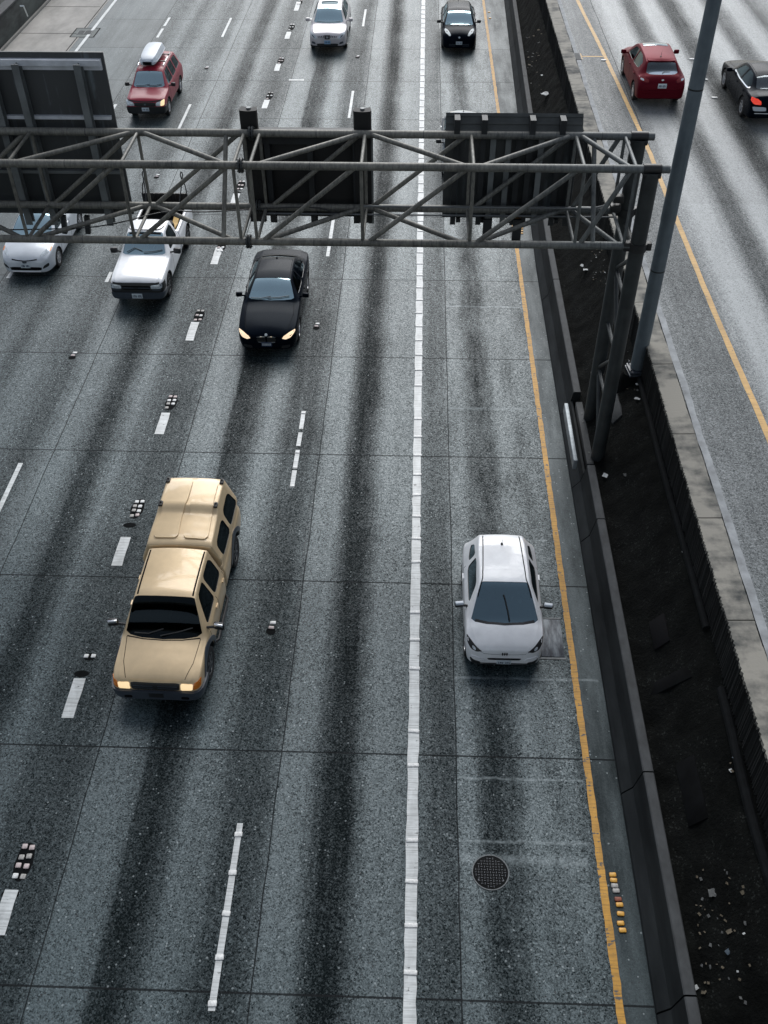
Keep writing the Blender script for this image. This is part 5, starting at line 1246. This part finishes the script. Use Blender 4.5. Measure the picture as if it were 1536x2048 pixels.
for i, (a, b) in enumerate(zip(zz, zz[1:])):
    ya, yb = (YN, YF) if i % 2 == 0 else (YF, YN)
    member('leg_brace', (4.70, ya, a), (4.70, yb, b), .05, M['legm'])
    member('leg_brace', (4.70, YN, b), (4.70, YF, b), .045, M['legm'])
# conduits lashed along the far lower chord
mb = MB(); mb.path([gp(x, YF-.16, ZB+.12) for x in np.linspace(-1.2, 3.9, 20)]+[gp(4.15, YF-.12, ZB+.16), gp(4.45, YF-.05, ZB+.34)], .024, 8); mb.path([gp(x, YF-.20, ZB-.06) for x in np.linspace(-3.4, 4.4, 20)], .02, 8); mb.build('conduit', plain('conduit_grey', (.13, .14, .145), .4, .4), gr)
mb = MB()
mb.path([gp(*p) for p in chaikin([(-9.5, YN+.5, ZB-.06), (-8.2, YN+.4, ZB+.02), (-6.9, YN+.6, ZB-.02), (-5.6, YF-.3, ZB+.06), (-4.9, YF-.2, ZB-.06), (-3.7, YF-.15, ZB+.02), (-2.2, YF-.15, ZB+.1), (-1.8, YF-.1, ZB-.12), (-1.2, YF-.1, ZB-.02), (-.6, YF-.12, ZB+.0)], 2)], .014, 6); mb.build('cable', M['trim'], gr)
mb = MB()
for k, (x, z) in enumerate(((4.42, ZB+.42), (4.38, ZB+.20))): mb.box(gp(x, YF-.28, z), (.22, .18, .16), None, .02)
mb.build('junction_box', M['trim'], gr)

# ---------------- signs carried on the far side (backs)
YS = YF+.32
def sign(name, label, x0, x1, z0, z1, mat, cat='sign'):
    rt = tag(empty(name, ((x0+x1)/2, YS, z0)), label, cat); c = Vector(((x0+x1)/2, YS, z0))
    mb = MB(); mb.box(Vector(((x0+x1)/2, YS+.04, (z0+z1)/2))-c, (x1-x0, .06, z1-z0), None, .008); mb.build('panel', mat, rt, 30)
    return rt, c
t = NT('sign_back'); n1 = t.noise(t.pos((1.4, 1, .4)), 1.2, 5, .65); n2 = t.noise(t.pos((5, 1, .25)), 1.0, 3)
v = t.math('MULTIPLY', t.ramp(n1, [(.52, 0), (.66, 1)]), t.ramp(n2, [(.5, 0), (.62, 1)]))  # mask of pale patches: reflections painted into the panel's base colour
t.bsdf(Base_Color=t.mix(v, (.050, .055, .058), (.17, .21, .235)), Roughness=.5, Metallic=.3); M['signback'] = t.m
M['stiff'] = plain('sign_stiffener', (.15, .165, .17), .5, .3, var=.25, scale=2)
M['aluminium'] = plain('aluminium_rail', (.58, .61, .65), .5, .15, var=.2, scale=3)
M['darkstiff'] = plain('dark_stiffener', (.022, .025, .028), .55, .3, var=.25, scale=2)
# left sign
zt1 = 9.75
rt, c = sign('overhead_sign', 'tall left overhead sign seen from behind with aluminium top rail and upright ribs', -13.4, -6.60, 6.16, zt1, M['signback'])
mb = MB(); mb.box(Vector((-10.03, YS-.05, zt1-.18))-c, (6.74, .14, .12)); mb.box(Vector((-10.03, YS-.02, zt1-.29))-c, (6.74, .06, .10)); mb.build('top_rail', M['aluminium'], rt, None)
for zz in (8.42, 7.2): mb = MB(); mb.box(Vector((-10.03, YS-.03, zz))-c, (6.72, .09, .07)); mb.build('rail', M['stiff'] if zz < 8 else M['aluminium'], rt, None)
for x in (-7.12, -8.42, -9.02, -10.2, -11.6, -12.9):
    mb = MB(); mb.box(Vector((x, YS-.15, (6.0+zt1-.17)/2))-c, (.03, .18, zt1-.17-6.0)); mb.box(Vector((x, YS-.24, (6.0+zt1-.17)/2))-c, (.15, .03, zt1-.17-6.0)); mb.box(Vector((x, YS-.065, (6.0+zt1-.17)/2))-c, (.15, .03, zt1-.17-6.0)); mb.build('upright', M['stiff'], rt, None)
for x in (-8.2, -7.65):
    mb = MB(); mb.box(Vector((x, YS-.26, 6.03))-c, (.11, .10, .44), Matrix.Rotation(.12, 3, 'Y')); mb.build('bracket', M['darkstiff'], rt, None)
# middle message board
M['mesh'] = plain('black_board', (.006, .0065, .007), .7, var=.2)
rt, c = sign('message_board', 'black centre message board seen from behind with two tall end posts', -3.66, -1.02, 6.16, 8.20, M['mesh'], 'message board')
mb = MB(); mb.box(Vector((-2.34, YS-.06, 8.16))-c, (2.5, .18, .10)); mb.box(Vector((-2.34, YS-.15, 8.02))-c, (2.5, .03, .2)); mb.build('top_rail', M['darkstiff'], rt, None)
for x in (-3.66, -1.21):
    prof = [(-.19, -.10), (-.16, .10), (0, .06), (.16, .10), (.19, -.10), (.17, -.16), (0, -.13), (-.17, -.16)]
    mb = MB(); A = [mb.b.verts.new(Vector((x+px, YS-.02+py, 6.1))-c) for px, py in prof]; B = [mb.b.verts.new(Vector((x+px*1.03, YS-.02+py, 8.62+.03*abs(px)/.19))-c) for px, py in prof]
    n = len(A)
    for k in range(n): mb.b.faces.new((A[k], A[(k+1) % n], B[(k+1) % n], B[k]))
    mb.b.faces.new(A[::-1]); mb.b.faces.new(B); pst = mb.build('end_post', M['mesh'], rt, 30)
    mb = MB(); mb.tube(Vector((x, YS-.02, 8.60))-c, Vector((x, YS-.02, 8.66))-c, .05, 10); mb.box(Vector((x, YS-.17, 8.15))-c, (.40, .03, .05)); mb.build('post_cap', M['stiff'], pst)
for x in (-3.32, -2.38, -1.38, -1.05): mb = MB(); mb.box(Vector((x, YS-.09, 7.1))-c, (.12, .12, 2.05)); mb.build('upright', M['darkstiff'] if x < -1.1 else M['stiff'], rt, None)
for x in (-3.3, -2.35, -1.4): mb = MB(); mb.box(Vector((x, YS-.05, 6.11))-c, (.12, .1, .12)); mb.build('foot', M['darkstiff'], rt, None)
# right sign
M['ledge'] = plain('weathered_ledge', (.055, .060, .058), .6, .2, var=.35, scale=2)
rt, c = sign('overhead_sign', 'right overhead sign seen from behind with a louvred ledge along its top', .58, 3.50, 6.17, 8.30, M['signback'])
mb = MB()
mb.box(Vector((2.04, YS-.16, 8.42))-c, (2.92, .03, .40), Matrix.Rotation(-.62, 3, 'X'))
for k in range(3): mb.box(Vector((2.04, YS-.09-.09*k, 8.55-.125*k))-c, (2.92, .03, .05), Matrix.Rotation(-.62, 3, 'X'))
mb.build('louvred_ledge', M['ledge'], rt, None)
mb = MB()
for k in range(2): mb.box(Vector((2.04, YS-.10-.12*k, 8.475-.15*k))-c, (2.90, .012, .016))
mb.build('ledge_trim', M['aluminium'], rt, None)
for x in (.82, 1.40, 1.62, 1.95, 2.18, 2.42, 2.66, 3.06, 3.38):
    big = x in (.82, 1.40, 2.42, 3.06)
    mb = MB(); mb.box(Vector((x, YS-.10, 7.2))-c, (.03, .16, 2.2)); mb.box(Vector((x, YS-.19, 7.2))-c, (.12, .03, 2.2))
    if big: mb.box(Vector((x, YS-.2, 8.42))-c, (.12, .40, .30))
    mb.build('upright', M['stiff'] if x in (1.95, 2.66, 1.62) else M['darkstiff'], rt, None)
for x in (.95, 1.5, 2.1, 2.7, 3.2): mb = MB(); mb.box(Vector((x, YS-.02, 6.13))-c, (.10, .1, .09)); mb.build('foot', M['darkstiff'], rt, None)
for x in (1.62, 2.30):
    mb = MB(); mb.box(Vector((x, YS-.22, 6.0))-c, (.20, .10, .52)); mb.box(Vector((x, YS-.3, 5.76))-c, (.14, .28, .06)); mb.build('bracket', M['darkstiff'], rt, None)

# ---------------- the overpass the picture is taken from
rt = tag(empty('overpass', (0, -8, 0)), 'concrete overpass deck above the near end of the roadway', 'overpass')
M['deck'] = plain('deck_concrete', (.10, .105, .105), .85, var=.2, scale=.5)
mb = MB(); mb.box((0, -.6, 14.2), (90, 15.6, .5), None, .03)
for yy in (-5.5, -2.5, .5, 3.5, 6.5): mb.box((0, yy, 13.35), (90, .6, 1.2))
mb.build('deck', M['deck'], rt, None)
mb = MB(); mb.box((0, 7.33, 14.75), (90, .25, 1.9), None, .04); mb.build('parapet', M['deck'], rt, None)
mb = MB()
for x in (-24.5, 27.5): mb.box((x, -1, 6.4), (1.4, 8, 12.8), None, .1)
mb.build('pier', M['deck'], rt, None)

# ================================================================== LIGHT
w = bpy.data.worlds.new('World'); SC.world = w; w.use_nodes = True; nt = w.node_tree; nt.nodes.clear()
sky = nt.nodes.new('ShaderNodeTexSky'); sky.sky_type = 'NISHITA'; sky.sun_disc = False
EL, AZ = R_(40), R_(4)
sky.sun_elevation = EL; sky.sun_rotation = AZ; sky.dust_density = 1.0; sky.air_density = 1.0; sky.ozone_density = 1.0
hs = nt.nodes.new('ShaderNodeHueSaturation'); hs.inputs['Saturation'].default_value = .45
bg = nt.nodes.new('ShaderNodeBackground'); bg.inputs[1].default_value = .075
wo = nt.nodes.new('ShaderNodeOutputWorld')
nt.links.new(sky.outputs[0], hs.inputs['Color']); nt.links.new(hs.outputs[0], bg.inputs[0]); nt.links.new(bg.outputs[0], wo.inputs[0])
sl = bpy.data.lights.new('sun', 'SUN'); sl.energy = 1.5; sl.angle = R_(48); sl.color = (1, .995, .985)
so = bpy.data.objects.new('sun', sl); COL.objects.link(so)
d = Vector((math.sin(AZ)*math.cos(EL), math.cos(AZ)*math.cos(EL), math.sin(EL)))
so.rotation_euler = d.to_track_quat('Z', 'Y').to_euler(); so.location = d*60
SC.view_settings.view_transform = 'Standard'; SC.view_settings.look = 'None'; SC.view_settings.exposure = 0.98; SC.view_settings.gamma = 1.0
